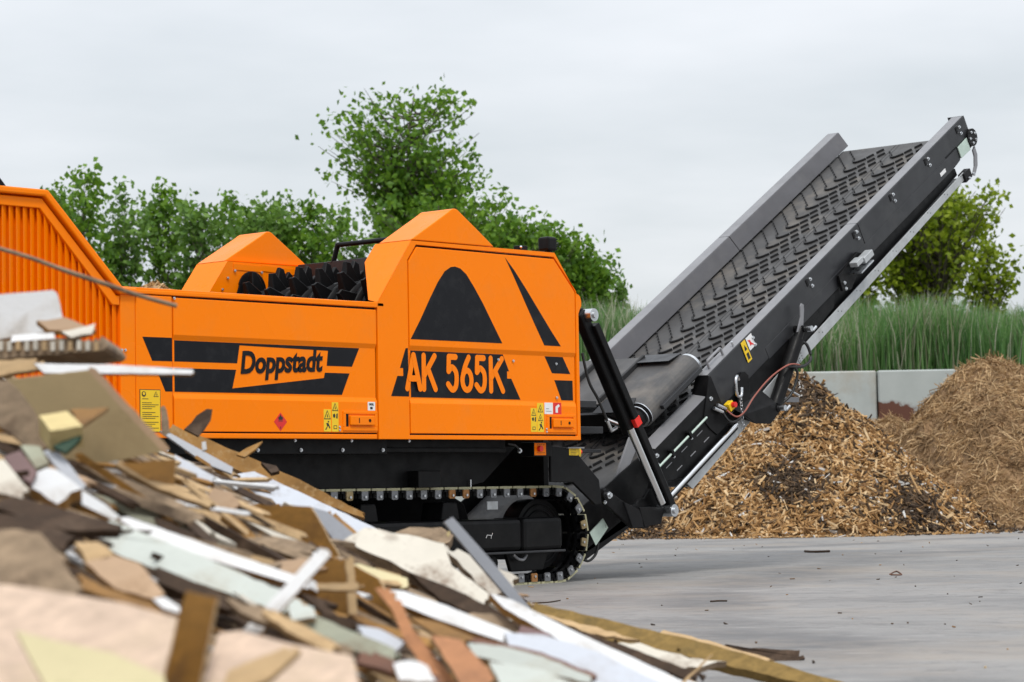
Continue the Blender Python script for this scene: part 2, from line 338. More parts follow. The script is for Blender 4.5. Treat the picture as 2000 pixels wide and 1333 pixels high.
# doors: flat top, shallow recessed band in the middle, flat bottom
REC = 0.014
def door(name, outline, zc=(1.922, 1.886, 1.51, 1.474), yt=0.0):
    """outline: (x,z) polygon clipped into horizontal strips, each with its depth"""
    def clip(poly, z, keep_above):
        out = []
        for i in range(len(poly)):
            a, b = poly[i], poly[(i+1) % len(poly)]
            ia = (a[1] >= z) == keep_above or a[1] == z; ib = (b[1] >= z) == keep_above or b[1] == z
            if ia: out.append(a)
            if ia != ib:
                t = (z-a[1])/(b[1]-a[1]); out.append((a[0]+(b[0]-a[0])*t, z))
        return out
    def depth(z):
        if z >= zc[0] or z <= zc[3]: return yt
        if zc[2] <= z <= zc[1]: return yt+REC
        return yt+REC*((zc[0]-z)/(zc[0]-zc[1]) if z > zc[1] else (z-zc[3])/(zc[2]-zc[3]))
    zz = [9, *zc, -9]; mb = MB(); key = {}; V = []; F = []
    def vid(p):
        k = (round(p[0], 5), round(p[1], 5))
        if k not in key: key[k] = len(V); V.append((p[0], depth(p[1]), p[1]))
        return key[k]
    for i in range(5):
        p = clip(clip(outline, zz[i], False) if i else outline, zz[i+1], True) if i < 4 else clip(outline, zz[4], False)
        if len(p) > 2:
            f = []
            for q in p:
                v = vid(q)
                if v not in f: f.append(v)
            F.append(tuple(f))
    n0 = len(V)
    # side returns
    out2 = []
    for i in range(len(outline)):
        a, b = outline[i], outline[(i+1) % len(outline)]
        pts = [a] + sorted([(a[0]+(b[0]-a[0])*(z-a[1])/(b[1]-a[1]), z) for z in zc if (a[1]-z)*(b[1]-z) < 0], key=lambda q: hypot(q[0]-a[0], q[1]-a[1]))
        out2 += pts
    ids = [vid(p) for p in out2]; bk = []
    for p in out2: bk.append(len(V)); V.append((p[0], 0.045, p[1]))
    m = len(ids)
    for i in range(m): F.append((ids[i], ids[(i+1) % m], bk[(i+1) % m], bk[i]))
    return MB().add(V, F, ORANGE).build(name, SH, 0.004)
DL = door('side_door', [(-4.390, 1.243), (-2.387, 1.243), (-2.387, 2.183), (-4.390, 2.183)], yt=-0.001)
DR = door('side_door', [(-2.023, 1.241), (-0.051, 1.241), (-0.045, 2.431), (-0.309, 2.695), (-1.928, 2.695), (-1.996, 2.612), (-2.023, 2.575)], yt=-0.001)
tag(DL, 'wide door with the black lettered stripes'); tag(DR, 'door with the large black pointed arch decals')
# ---- louvred hopper flank
lo_out = [(-7.4, 2.848), (-5.5, 2.851), (-4.86, 2.222), (-4.72, 2.222)]
slab([(-7.4, 2.805), (-5.515, 2.81), (-4.885, 2.185), (-4.735, 2.185), (-4.735, 2.232), (-4.857, 2.232), (-5.49, 2.856), (-7.4, 2.851)], -0.03, 0.10, ORANGE, 'hopper_rail', bevel=0.012)
slab([(-7.4, 2.727), (-5.538, 2.73), (-4.93, 2.108), (-4.868, 2.108), (-4.868, 2.174), (-4.895, 2.174), (-5.52, 2.797), (-7.4, 2.794)], 0.0, 0.06, ORANGE, 'louvre_frame', bevel=0.006)
slab([(-7.4, 2.851), (-5.49, 2.856), (-4.857, 2.23), (-4.857, 2.15), (-5.55, 2.80), (-7.4, 2.80)], 2.44, 2.54, ORANGE, 'hopper_far_rail')
def slat_top(x): return 2.73 if x < -5.538 else 2.73-(x+5.538)/(0.608)*0.622 if x < -4.93 else 2.108
x = -4.868; k = 0
while x > -6.02:
    x1, x0 = x-0.002, x-0.057; z1, z0 = slat_top(x1)+0.004, slat_top(x0)+0.004
    MB().prism([(x0, 0.008, BZ+0.05), (x1, 0.034, BZ+0.05), (x1, 0.034, z1), (x0, 0.008, z0)], [(x0, 0.014, BZ+0.05), (x1, 0.044, BZ+0.05), (x1, 0.044, z1), (x0, 0.014, z0)], ORANGE).build('slat', SH)
    x -= 0.0573; k += 1
slab([(-7.4, BZ), (-4.868, BZ), (-4.868, BZ+0.06), (-7.4, BZ+0.06)], 0.0, 0.05, ORANGE, 'louvre_sill')
# black hopper extension behind the rail, top left
MB().prism([(-7.4, 0.02, 2.83), (-5.77, 0.02, 2.83), (-5.93, 0.02, 3.0), (-7.4, 0.02, 3.4)], [(-7.4, 0.06, 2.83), (-5.77, 0.06, 2.83), (-5.93, 0.06, 3.0), (-7.4, 0.06, 3.4)], BLACK).build('hopper_extension', SH)
# ---- hoods at both ends of the rotor
def hood(name, mir):
    Y = (lambda y: 2.54-y) if mir else (lambda y: y)
    h = 0.354
    # upper cap with rounded ridge
    rd = []
    for i in range(7):
        a = radians(120-i*9.6*1.0)
    prof = [(-1.992, 2.748), (-1.56, 2.996)] + [(-1.49+0.075*cos(radians(a)), 2.953+0.075*sin(radians(a))) for a in (118, 100, 82, 66, 52)] + [(-1.40, 2.984), (-1.215, 2.868), (-1.035, 2.752)]
    mb = MB().prism([(x, Y(0.0), z) for x, z in prof], [(x, Y(h), z) for x, z in prof], ORANGE)
    cap = mb.build('hood_cap', SH, 0.006)
    # lower part: sloped front face that narrows to the rim, inner wall
    A = [(-1.99, 0.01), (-2.368, 0.01)]
    top = [(-1.992, 0.012, 2.744), (-1.992, 0.392, 2.744)]
    mb = MB()
    P = {'a': (-1.992, .0, 2.744), 'b': (-1.992, .394, 2.744), 'c': (-2.104, .402, 2.595), 'd': (-2.35, .118, 2.268), 'e': (-2.37, 0, 2.243)}
    def q(t, dx=0, dz=0): return (t[0]+dx, Y(t[1]), t[2]+dz)
    if mir: P['c'] = (-2.181, .394, 2.4935); P['d'] = (-2.37, .394, 2.243)
    mb.add([q(P[k]) for k in 'abcde'], [(0, 1, 2, 3, 4)], ORANGE)
    # inner wall from the slanted edge back to the far end of the hood
    inn = [P['b'], P['c'], P['d']]
    bck = [(-1.04, .394, 2.744), (-0.98, .394, 2.5), (-0.95, .30, 2.1)]
    if not mir: mb.add([q(p) for p in inn+bck], [(0, 1, 4, 3), (1, 2, 5, 4)], ORANGE)
    else:
        # rear hood shows its inner face: flat plate standing on the hopper side
        mb.add([(x, 2.146, z) for x, z in ((-1.992, 2.742), (-2.181, 2.4925), (-2.37, 2.242), (-2.37, 1.9), (-0.9, 1.9), (-0.9, 2.742))], [(0, 1, 2, 3, 4, 5)], ORANGE)
    mb.add([q((-1.992, 0, 2.744)), q((-1.04, 0, 2.744)), q((-1.04, .394, 2.744)), q((-1.992, .394, 2.744))], [(0, 1, 2, 3)], ORANGE)
    mb.build('hood', SH, 0.004)
    return cap
hood('near', False); cap2 = hood('far', True)
# slope of the rear hood seen in full width (its lower front face)
# seam plates and rivets of the rear hood's inner face
for a, b in (((-1.93, 2.675), (-1.62, 2.67)), ((-1.62, 2.68), (-1.12, 2.66))):
    MB().prism([(a[0], 2.14, a[1]), (b[0], 2.14, b[1]), (b[0], 2.14, b[1]+0.05), (a[0], 2.14, a[1]+0.05)], [(a[0], 2.146, a[1]), (b[0], 2.146, b[1]), (b[0], 2.146, b[1]+0.05), (a[0], 2.146, a[1]+0.05)], ORANGE).build('seam_plate', SH)
bolt_me = MB().cyl((0, -0.008, 0), (0, 0, 0), 0.013, STEEL, 8).cyl((0, -0.016, 0), (0, -0.008, 0), 0.008, STEEL, 6).mesh('bolt')
def bolt(p, parent=SH, sc=1, name='bolt', rz=0):
    o = bpy.data.objects.new(name, bolt_me); link(o, parent); o.location = p; o.scale = (sc,)*3; o.rotation_euler = (0, 0, rz); return o
for x, z in ((-1.92, 2.665), (-1.62, 2.665), (-1.38, 2.66), (-1.15, 2.655), (-2.0, 2.6), (-2.06, 2.5)):
    o = bolt((x, 2.14, z), sc=0.9, name='rivet')
# seal plate: rounded top arch at the rotor end
arch = [(-2.0, 2.2), (-1.88, 2.545)] + [(-1.735+0.155*cos(radians(a)), 2.515+0.155*sin(radians(a))) for a in range(165, -20, -15)] + [(-1.5, 2.2)]
MB().prism(pxz(arch, 2.125), pxz(arch, 2.14), BLACK).build('seal_plate', SH, 0.004)
# ---- rotor
AX, AZ = -1.62, 2.17
def rotor():
    rb = MB().cyl((AX, 0.41, AZ), (AX, 2.12, AZ), 0.22, BLACK, 32).build('rotor', SH)
    # ring flanges
    ring = MB()
    seg = 40
    prof = [(0.0, 0.22), (0.008, 0.335), (0.03, 0.345), (0.05, 0.335), (0.085, 0.22)]
    V = []; F = []
    for dy, r in prof:
        for k in range(seg): V.append((r*cos(2*pi*k/seg), dy, r*sin(2*pi*k/seg)))
    for i in range(len(prof)-1):
        for k in range(seg): F.append((i*seg+k, i*seg+(k+1) % seg, (i+1)*seg+(k+1) % seg, (i+1)*seg+k))
    rme = ring.add(V, F, BLACK, True).mesh('ring')
    tooth = MB().prism([(-0.105, 0.0, 0.27), (0.10, 0.0, 0.27), (0.035, 0.0, 0.50), (-0.005, 0.0, 0.515)], [(-0.105, 0.05, 0.27), (0.10, 0.05, 0.27), (0.035, 0.02, 0.50), (-0.005, 0.02, 0.515)], BLACK)
    tooth.prism([(-0.11, -0.03, 0.30), (-0.11, 0.08, 0.30), (-0.012, 0.035, 0.52), (-0.012, 0.0, 0.52)], [(-0.095, -0.03, 0.30), (-0.095, 0.08, 0.30), (0.003, 0.035, 0.515), (0.003, 0.0, 0.515)], BLACK)
    tme = tooth.mesh('tooth')
    n = 15
    for i in range(n):
        y = 0.46+i*0.113
        o = bpy.data.objects.new('ring', rme); link(o, rb); o.location = (AX, y, AZ)
        for j in range(6):
            a = j*pi/3 + ((i*2) % 5)*0.21+0.1
            t = bpy.data.objects.new('tooth', tme); link(t, rb); t.location = (AX, y+0.02, AZ); t.rotation_euler = (0, a, 0)
            bv = t.modifiers.new('bevel', 'BEVEL'); bv.width = 0.004; bv.segments = 1
rotor()
# deflector wall behind the rotor and hand bar on it
MB().box((-1.20, 0.41, 1.9), (-1.165, 2.14, 2.755), ANTH).build('deflector', SH, 0.004)
MB().tube([(-1.18, 1.72, 2.74), (-1.18, 1.66, 2.90)], 0.022, BLACK).tube([(-1.18, 1.66, 2.89), (-1.18, 0.42, 2.885)], 0.022, BLACK).tube([(-1.18, 0.6, 2.74), (-1.18, 0.6, 2.885)], 0.022, BLACK).build('hand_bar', SH)
# lug on the end, lamp and camera on the roof
MB().prism([(x, 0.005, z) for x, z in ((0.0, 2.42), (0.03, 2.40), (0.045, 2.36), (0.045, 2.32), (0.025, 2.29), (0.0, 2.24))], [(x, 0.03, z) for x, z in ((0.0, 2.42), (0.03, 2.40), (0.045, 2.36), (0.045, 2.32), (0.025, 2.29), (0.0, 2.24))], ORANGE).build('lifting_lug', SH, 0.003)
lamp = MB().box((-0.165, 0.18, 2.79), (-0.045, 0.30, 2.91), BLACK).build('work_lamp', SH, 0.02)
lf = MB()
for i in range(5): lf.box((-0.044, 0.185, 2.805+i*0.02), (-0.030, 0.295, 2.813+i*0.02), BLACK)
lf.box((-0.12, 0.2, 2.74), (-0.09, 0.26, 2.795), BLACK); lf.build('lamp_fins', lamp)
cm = MB().box((-0.49, 0.2, 2.76), (-0.40, 0.28, 2.815), BLACK).build('roof_camera', SH, 0.006)
MB().ball((-0.485, 0.2, 2.80), 0.012, STEEL).build('lens', cm)

# ------------------------------------------------------------------ decals and lettering on the side
def sheet(poly, y, mat, name, parent, t=0.0015):
    return MB().prism(pxz(poly, y-t), pxz(poly, y), mat).build(name, parent)
yb = -0.001+REC            # recessed band of the doors
# stripes on fixed panel and on the wide door
def lerp(a, b, t): return a+(b-a)*t
xs = -4.398
sheet([(-4.671, 1.898), (-4.406, 1.899), (-4.406, 1.734), (-4.585, 1.733)], 0.0, DECAL, 'stripe', fixed)
sheet([(-4.555, 1.688), (-4.406, 1.688), (-4.406, 1.522), (-4.469, 1.521)], 0.0, DECAL, 'stripe', fixed)
zt = 1.884
sheet([(-4.375, zt), (-2.56, zt), (-2.638, 1.742), (-2.90, 1.742), (-2.885, 1.855), (-3.765, 1.868), (-3.79, 1.737), (-4.375, 1.735)], yb, DECAL, 'stripe', DL)
sheet([(-4.375, 1.688), (-3.80, 1.69), (-3.838, 1.555), (-2.93, 1.650), (-2.92, 1.69), (-2.665, 1.69), (-2.747, 1.527), (-4.375, 1.522)], yb, DECAL, 'stripe', DL)
def text_mesh(body, size, mat, name, parent, origin, rot, shear=0.0, y=0.0, bold=0.0, sx=1.0, space=1.0):
    cu = bpy.data.curves.new(name, 'FONT'); cu.body = body; cu.size = size; cu.shear = shear; cu.offset = bold; cu.extrude = 0.0012
    cu.space_character = space; cu.resolution_u = 4
    tmp = bpy.data.objects.new(name+'_tmp', cu); COL.objects.link(tmp)
    dg = bpy.context.evaluated_depsgraph_get(); me = bpy.data.meshes.new_from_object(tmp.evaluated_get(dg))
    bpy.data.objects.remove(tmp); bpy.data.curves.remove(cu)
    c, s = cos(rot), sin(rot)
    for v in me.vertices:
        u, w, e = v.co.x*sx, v.co.y, v.co.z
        v.co = (origin[0]+u*c-w*s, y-e, origin[1]+u*s+w*c)
    me.materials.clear(); me.materials.append(mat)
    o = bpy.data.objects.new(name, me); link(o, parent); return o
text_mesh('Doppstadt', 0.222, DECAL, 'lettering', DL, (-3.765, 1.668), radians(2.6), shear=0.2, y=yb-0.003, bold=0.0075, sx=0.865, space=0.98)
# rounded stroke lettering
def stroke(mb, pts, w, y, mat):
    P = [Vector((p[0], p[1])) for p in pts]
    Q = []
    if len(P) > 2:
        for i in range(len(P)-1):
            a, b, c, d = P[max(i-1, 0)], P[i], P[i+1], P[min(i+2, len(P)-1)]
            for k in range(8):
                t = k/8; Q.append(0.5*((2*b)+(c-a)*t+(2*a-5*b+4*c-d)*t*t+(3*b-a-3*c+d)*t**3))
        Q.append(P[-1])
    else: Q = P
    Lf, Rg = [], []
    for i, p in enumerate(Q):
        d = (Q[min(i+1, len(Q)-1)]-Q[max(i-1, 0)]).normalized(); n = Vector((-d.y, d.x))*w/2
        Lf.append(p+n); Rg.append(p-n)
    def cap(p, d):
        a0 = atan2(d.y, d.x); return [p+Vector((cos(a0+radians(a)), sin(a0+radians(a))))*w/2 for a in (75, 60, 40, 20, 0, -20, -40, -60, -75)]
    c1 = cap(Q[-1], (Q[-1]-Q[-2]).normalized()); c0 = cap(Q[0], (Q[0]-Q[1]).normalized())
    V = Lf+Rg; n = len(Q); F = [(i, i+1, n+i+1, n+i) for i in range(n-1)]
    F.append(tuple([n-1]+[2*n+k for k in range(9)]+[2*n-1])); V = V+c1
    F.append(tuple([n]+[2*n+9+k for k in range(9)]+[0])); V = V+c0
    mb.add([(v.x, y, v.y) for v in V], F, mat)
def glyph(ch, x0, x1, z0, z1, w, parent, y):
    mb = MB(); X = lambda u: x0+w/2+(x1-x0-w)*u; Z = lambda v: z0+w/2+(z1-z0-w)*v
    S = {'K': [[(0, 0), (0, 1)], [(0.95, 1), (0.05, 0.42)], [(0.34, 0.62), (1, 0)]],
         'A': [[(0, 0), (0.5, 1)], [(0.5, 1), (1, 0)], [(0.22, 0.3), (0.8, 0.3)]],
         '5': [[(0.9, 1), (0.14, 1)], [(0.14, 1), (0.08, 0.56)], [(0.08, 0.56), (0.45, 0.68), (0.88, 0.55), (0.97, 0.3), (0.82, 0.07), (0.45, 0.0), (0.0, 0.16)]],
         '6': [[(0.72, 1), (0.34, 0.72), (0.07, 0.40), (0.03, 0.28)], [(0.5+0.47*sin(2*pi*k/16), 0.30-0.30*cos(2*pi*k/16)) for k in range(9)], [(0.5+0.47*sin(2*pi*k/16), 0.30-0.30*cos(2*pi*k/16)) for k in range(8, 17)]]}[ch]
    for i, st in enumerate(S): stroke(mb, [(X(u), Z(v)) for u, v in st], w, y-0.0012*i, ODEC)
    return mb.build('lettering', parent, fix=False)
zA = (1.565, 1.872)
# trapezium panel behind the model number: left piece on the frame, right piece on the door
sheet([(-2.046, 1.902), (-2.04, 1.526), (-2.235, 1.526), (-2.164, 1.683), (-2.10, 1.683), (-2.10, 1.745), (-2.135, 1.745), (-2.07, 1.898)], 0.0, DECAL, 'number_panel', EF)
sheet([(-2.005, 1.884), (-0.94, 1.884), (-0.868, 1.75), (-0.892, 1.75), (-0.892, 1.69), (-0.842, 1.69), (-0.735, 1.522), (-2.005, 1.522)], yb, DECAL, 'number_panel', DR)
for ch, a, b in (('A', -2.085, -1.895), ('K', -1.885, -1.71), ('5', -1.615, -1.465), ('6', -1.452, -1.292), ('5', -1.287, -1.137), ('K', -1.112, -0.925)):
    glyph(ch, a, b, zA[0], zA[1], 0.048, DR, yb-0.0035 if ch != 'A' else -0.005)
# arch, sliver and small parallelograms
ar = []
L_ = [(-2.013, 1.972), (-1.90, 2.13), (-1.79, 2.30), (-1.70, 2.43), (-1.62, 2.52), (-1.55, 2.558), (-1.50, 2.565)]
R_ = [(-1.44, 2.553), (-1.37, 2.51), (-1.28, 2.41), (-1.18, 2.285), (-1.07, 2.13), (-0.958, 1.973)]
sheet(L_+R_, -0.001, DECAL, 'arch_decal', DR)
sheet([(-0.908, 2.672), (-0.80, 2.575), (-0.66, 2.43), (-0.51, 2.265), (-0.36, 2.10), (-0.237, 1.972), (-0.443, 1.973), (-0.57, 2.16), (-0.70, 2.36), (-0.82, 2.545)], -0.001, DECAL, 'blade_decal', DR)
sheet([(-0.427, 1.884), (-0.20, 1.884), (-0.107, 1.745), (-0.338, 1.747)], yb, DECAL, 'stripe', DR)
sheet([(-0.31, 1.69), (-0.08, 1.69), (-0.078, 1.525), (-0.225, 1.525)], yb, DECAL, 'stripe', DR)
# bolts on the doors
for p in ((-1.0, 1.84), (-0.82, 1.835), (-0.29, 1.825), (-0.29, 1.545)): bolt((p[0], yb-0.002, p[1]), DR, 0.9)
for p in ((-4.855, 1.80), (-4.825, 1.80)): bolt((p[0], 0.0, p[1]), SH, 0.8)
for dp, px in ((DL, -2.79), (DR, -0.437)):
    for z in (1.285, 1.262): bolt((px, -0.001, z), dp, 0.7)
bolt((-4.39, -0.006, 2.178), SH, 0.8)
# latches
def latch(x0, x1, parent):
    f = MB(); y = -0.001
    z0, z1 = 1.287, 1.384
    # dished plate: frame around a recess
    for a, b in (((x0-.03, z0-.03), (x1+.03, z0)), ((x0-.03, z1), (x1+.03, z1+.022)), ((x0-.03, z0), (x0, z1)), ((x1, z0), (x1+.03, z1))):
        f.box((a[0], y-0.007, a[1]), (b[0], y, b[1]), ORANGE)
    p = f.build('latch_plate', parent, 0.003)
    h = MB().box((x0+0.035, y-0.022, z0+0.012), (x1-0.015, y-0.004, z1-0.014), ORANGE).build('latch_handle', parent, 0.006)
    MB().cyl((x1-0.07, y-0.026, (z0+z1)/2), (x1-0.07, y-0.02, (z0+z1)/2), 0.012, BLACK, 10).box((x0+0.12, y-0.0235, z0+0.03), (x0+0.128, y-0.0215, z1-0.03), BLACK).build('lock', parent)
    MB().box((x0+0.001, y-0.0012, z0+0.001), (x0+0.03, y-0.0004, z1-0.001), BLACK).build('latch_gap', parent)
latch(-2.725, -2.42, DL); latch(-0.40, -0.10, DR)
# stickers
def tri(mb, cx, z0, w, h, y):        # outlined warning triangle
    mb.add([(cx-w/2, y, z0), (cx+w/2, y, z0), (cx, y, z0+h)], [(0, 1, 2)], INK)
    mb.add([(cx-w*.36, y-.0006, z0+h*.09), (cx+w*.36, y-.0006, z0+h*.09), (cx, y-.0006, z0+h*.82)], [(0, 1, 2)], YEL)
    mb.add([(cx-w*.05, y-.0012, z0+h*.2), (cx+w*.1, y-.0012, z0+h*.2), (cx+w*.02, y-.0012, z0+h*.55), (cx-w*.08, y-.0012, z0+h*.5)], [(0, 1, 2, 3)], INK)
def figure(mb, cx, z0, s, y, k):
    if k == 0:   # hand and gear
        mb.add([(cx-.35*s, y, z0+.35*s), (cx-.1*s, y, z0+.2*s), (cx+.05*s, y, z0+.5*s), (cx-.1*s, y, z0+.8*s), (cx-.4*s, y, z0+.65*s)], [(0, 1, 2, 3, 4)], INK)
        mb.add([(cx+.15*s, y, z0+.2*s), (cx+.4*s, y, z0+.15*s), (cx+.45*s, y, z0+.8*s), (cx+.2*s, y, z0+.75*s)], [(0, 1, 2, 3)], INK)
    elif k == 1:  # padlock outline
        mb.add([(cx-.3*s, y, z0+.1*s), (cx+.3*s, y, z0+.1*s), (cx+.3*s, y, z0+.55*s), (cx-.3*s, y, z0+.55*s)], [(0, 1, 2, 3)], INK)
        mb.add([(cx-.2*s, y-.0006, z0+.18*s), (cx+.2*s, y-.0006, z0+.18*s), (cx+.2*s, y-.0006, z0+.47*s), (cx-.2*s, y-.0006, z0+.47*s)], [(0, 1, 2, 3)], YEL)
    else:        # running figure
        mb.add([(cx-.4*s, y, z0), (cx-.2*s, y, z0), (cx+.1*s, y, z0+.45*s), (cx+.35*s, y, z0+.1*s), (cx+.45*s, y, z0+.2*s), (cx+.15*s, y, z0+.8*s), (cx-.2*s, y, z0+.75*s), (cx-.05*s, y, z0+.4*s)], [(0, 1, 2, 3, 4, 5, 6, 7)], INK)
        mb.add([(cx+.05*s, y, z0+.85*s), (cx+.25*s, y, z0+.85*s), (cx+.25*s, y, z0+1.02*s), (cx+.05*s, y, z0+1.02*s)], [(0, 1, 2, 3)], INK)
def sticker(x0, x1, z0, z1, parent, items, y=-0.001, mat=YEL, name='warning_sticker'):
    s = sheet([(x0, z0), (x1, z0), (x1, z1), (x0, z1)], y, mat, name, parent)
    mb = MB()
    for it in items:
        kind, fz, sz = it; cx = (x0+x1)/2; zz = z0+(z1-z0)*fz
        if kind == 't': tri(mb, cx, zz, sz, sz, y-.0022)
        else: figure(mb, cx, zz, sz, y-.0022, kind)
    if mb.f: mb.build('pictogram', parent, fix=False)
    return s
sticker(-2.952, -2.878, 1.25, 1.416, DL, [('t', .55, .07), (2, .08, .065)])
sticker(-2.868, -2.80, 1.25, 1.47, DL, [('t', .70, .062), (0, .4, .06), (1, .06, .06)])
sticker(-0.628, -0.555, 1.26, 1.455, DR, [('t', .68, .06), (0, .38, .06), (1, .05, .06)])
sticker(-0.55, -0.468, 1.26, 1.497, DR, [('t', .68, .065), ('t', .38, .06), (2, .05, .07)])
w1 = sheet([(-0.456, 1.408), (-0.352, 1.408), (-0.352, 1.502), (-0.456, 1.502)], -0.001, WHT, 'paper_label', DR)
r1 = sheet([(-0.346, 1.406), (-0.245, 1.406), (-0.245, 1.504), (-0.346, 1.504)], -0.001, RED, 'extinguisher_sign', DR)
mb = MB(); 
mb.add([(x, -0.0035, z) for x, z in ((-0.32, 1.42), (-0.29, 1.42), (-0.29, 1.46), (-0.265, 1.475), (-0.28, 1.492), (-0.32, 1.47))], [(0, 1, 2, 3, 4, 5)], WHT); mb.build('pictogram', DR, fix=False)
MB().box((-0.44, -0.0035, 1.43), (-0.37, -0.0028, 1.433), INK).box((-0.44, -0.0035, 1.45), (-0.40, -0.0028, 1.453), INK).build('print_lines', DR)
dz = sheet([(-3.387, 1.251), (-3.322, 1.319), (-3.387, 1.387), (-3.452, 1.319)], -0.001, RED, 'flammable_sign', DL)
mb = MB(); mb.add([(x, -0.0035, z) for x, z in ((-3.405, 1.332), (-3.368, 1.332), (-3.362, 1.35), (-3.378, 1.357), (-3.386, 1.374), (-3.398, 1.357), (-3.41, 1.35))], [(0, 1, 2, 3, 4, 5, 6)], INK)
mb.add([(x, -0.0035, z) for x, z in ((-3.408, 1.322), (-3.365, 1.322), (-3.365, 1.327), (-3.408, 1.327))], [(0, 1, 2, 3)], INK)
mb.add([(x, -0.0035, z) for x, z in ((-3.39, 1.268), (-3.384, 1.268), (-3.384, 1.284), (-3.39, 1.284))], [(0, 1, 2, 3)], INK); mb.build('pictogram', DL, fix=False)
wl = sheet([(-2.49, 1.412), (-2.412, 1.412), (-2.412, 1.478), (-2.49, 1.478)], -0.001, WHT, 'fuel_label', DL)
text_mesh('DIESEL', 0.022, INK, 'fuel_lettering', DL, (-2.478, 1.452), 0, y=-0.004, sx=0.8)
MB().box((-2.465, -0.0042, 1.422), (-2.44, -0.003, 1.44), INK).build('print_lines', DL)
# long yellow instruction sign
sg = sheet([(-4.70, 1.235), (-4.515, 1.235), (-4.515, 1.533), (-4.70, 1.533)], 0.0, INK, 'instruction_sign', fixed)
sheet([(-4.695, 1.24), (-4.52, 1.24), (-4.52, 1.528), (-4.695, 1.528)], -0.0018, YEL, 'instruction_face', fixed)
mb = MB(); yy = -0.0045
mb.cyl((-4.665, yy, 1.50), (-4.665, yy+.001, 1.50), 0.019, INK, 16)
mb.cyl((-4.665, yy-.0006, 1.503), (-4.665, yy, 1.503), 0.011, YEL, 12)
tri(mb, -4.557, 1.482, 0.045, 0.04, yy)
for i in range(16):
    if i in (1, 6, 11): continue
    z = 1.465-i*0.0135; mb.box((-4.68, yy, z), (-4.68+(0.055 if i == 0 else 0.145-0.03*(i % 3)), yy+.0006, z+0.0038), INK)
mb.build('print_lines', fixed)

# ------------------------------------------------------------------ chassis and tracks
MB().box((-7.4, 0.14, 1.085), (-2.15, 0.9, 1.20), BLACK).build('chassis_rail', SH, 0.006)
for i in range(9): bolt((-2.20-i*0.43, 0.14, 1.115), SH, 1.2)
MB().box((-2.15, 0.20, 1.10), (-0.72, 0.9, 1.20), BLACK).box((-2.15, 0.17, 1.098), (-0.74, 0.2, 1.135), BLACK).build('chassis_rail', SH, 0.006)
for x in (-3.2, -2.62, -2.0): bolt((x, 0.05, 1.183), SH, 0.9)
MB().prism(pxz([(-7.4, 1.10), (-0.35, 1.15), (-0.75, 0.86), (-1.1, 0.80), (-7.4, 0.78)], 0.42), pxz([(-7.4, 1.10), (-0.35, 1.15), (-0.75, 0.86), (-1.1, 0.80), (-7.4, 0.78)], 2.12), BLACK).build('chassis_trough', SH)
MB().box((-1.64, 0.30, 0.82), (-1.385, 0.42, 0.955), BLACK).build('step_box', SH, 0.008)
MB().tube([(-0.93, 0.4, 0.8), (-0.93, 0.4, 0.88)], 0.008, STEEL).build('rod', SH)
# black end bracket below the body
pl = [(-0.25, 1.15), (0.045, 1.13), (0.125, 1.06), (0.37, 0.865), (0.40, 0.66), (0.32, 0.65), (0.03, 0.845), (-0.25, 0.85)]
eb = slab(pl, 0.12, 0.15, BLACK, 'end_bracket')
sheet([(-0.018, 1.072), (0.093, 1.07), (0.093, 1.13), (-0.018, 1.132)], 0.119, YEL, 'warning_sticker', eb)
mb = MB()
for i in range(4): mb.box((0.0, 0.1155, 1.08+i*0.013), (0.075, 0.1165, 1.083+i*0.013), INK)
mb.build('print_lines', eb)
MB().box((-0.05, 0.10, 1.128), (0.16, 0.42, 1.14), GREYP).build('bracket_flange', SH)
# control box with red stop button
cb = MB().box((-0.485, 0.10, 1.062), (-0.262, 0.24, 1.18), BLACK).build('control_box', SH, 0.004)
sheet([(-0.478, 1.072), (-0.335, 1.072), (-0.335, 1.172), (-0.478, 1.172)], 0.0985, ORANGE, 'control_plate', cb, 0.002)
MB().cyl((-0.425, 0.065, 1.125), (-0.425, 0.097, 1.125), 0.024, RED, 14).build('stop_button', cb, 0.004)
mb = MB()
for i in range(4):
    for j in range(2): mb.box((-0.44+i*0.025, 0.0945, 1.088+j*0.066), (-0.432+i*0.025, 0.0962, 1.096+j*0.066), INK)
mb.build('control_marks', cb)
bolt((-0.60, 0.16, 1.11), SH, 1.6)
MB().tube(smooth_curve([(-0.80, 0.1, 1.165), (-0.72, 0.09, 1.15), (-0.66, 0.1, 1.115), (-0.61, 0.14, 1.11)]), 0.008, HOSEB, 6).build('cable', SH)
# second stop button at the tail
sb = MB().box((0.14, 0.16, 1.06), (0.19, 0.24, 1.14), YEL).build('stop_box', SH, 0.006)
MB().cyl((0.19, 0.2, 1.10), (0.225, 0.2, 1.10), 0.022, RED, 12).build('stop_button', sb)
MB().box((0.15, 0.18, 0.96), (0.18, 0.22, 1.06), STEEL).build('stop_post', SH)
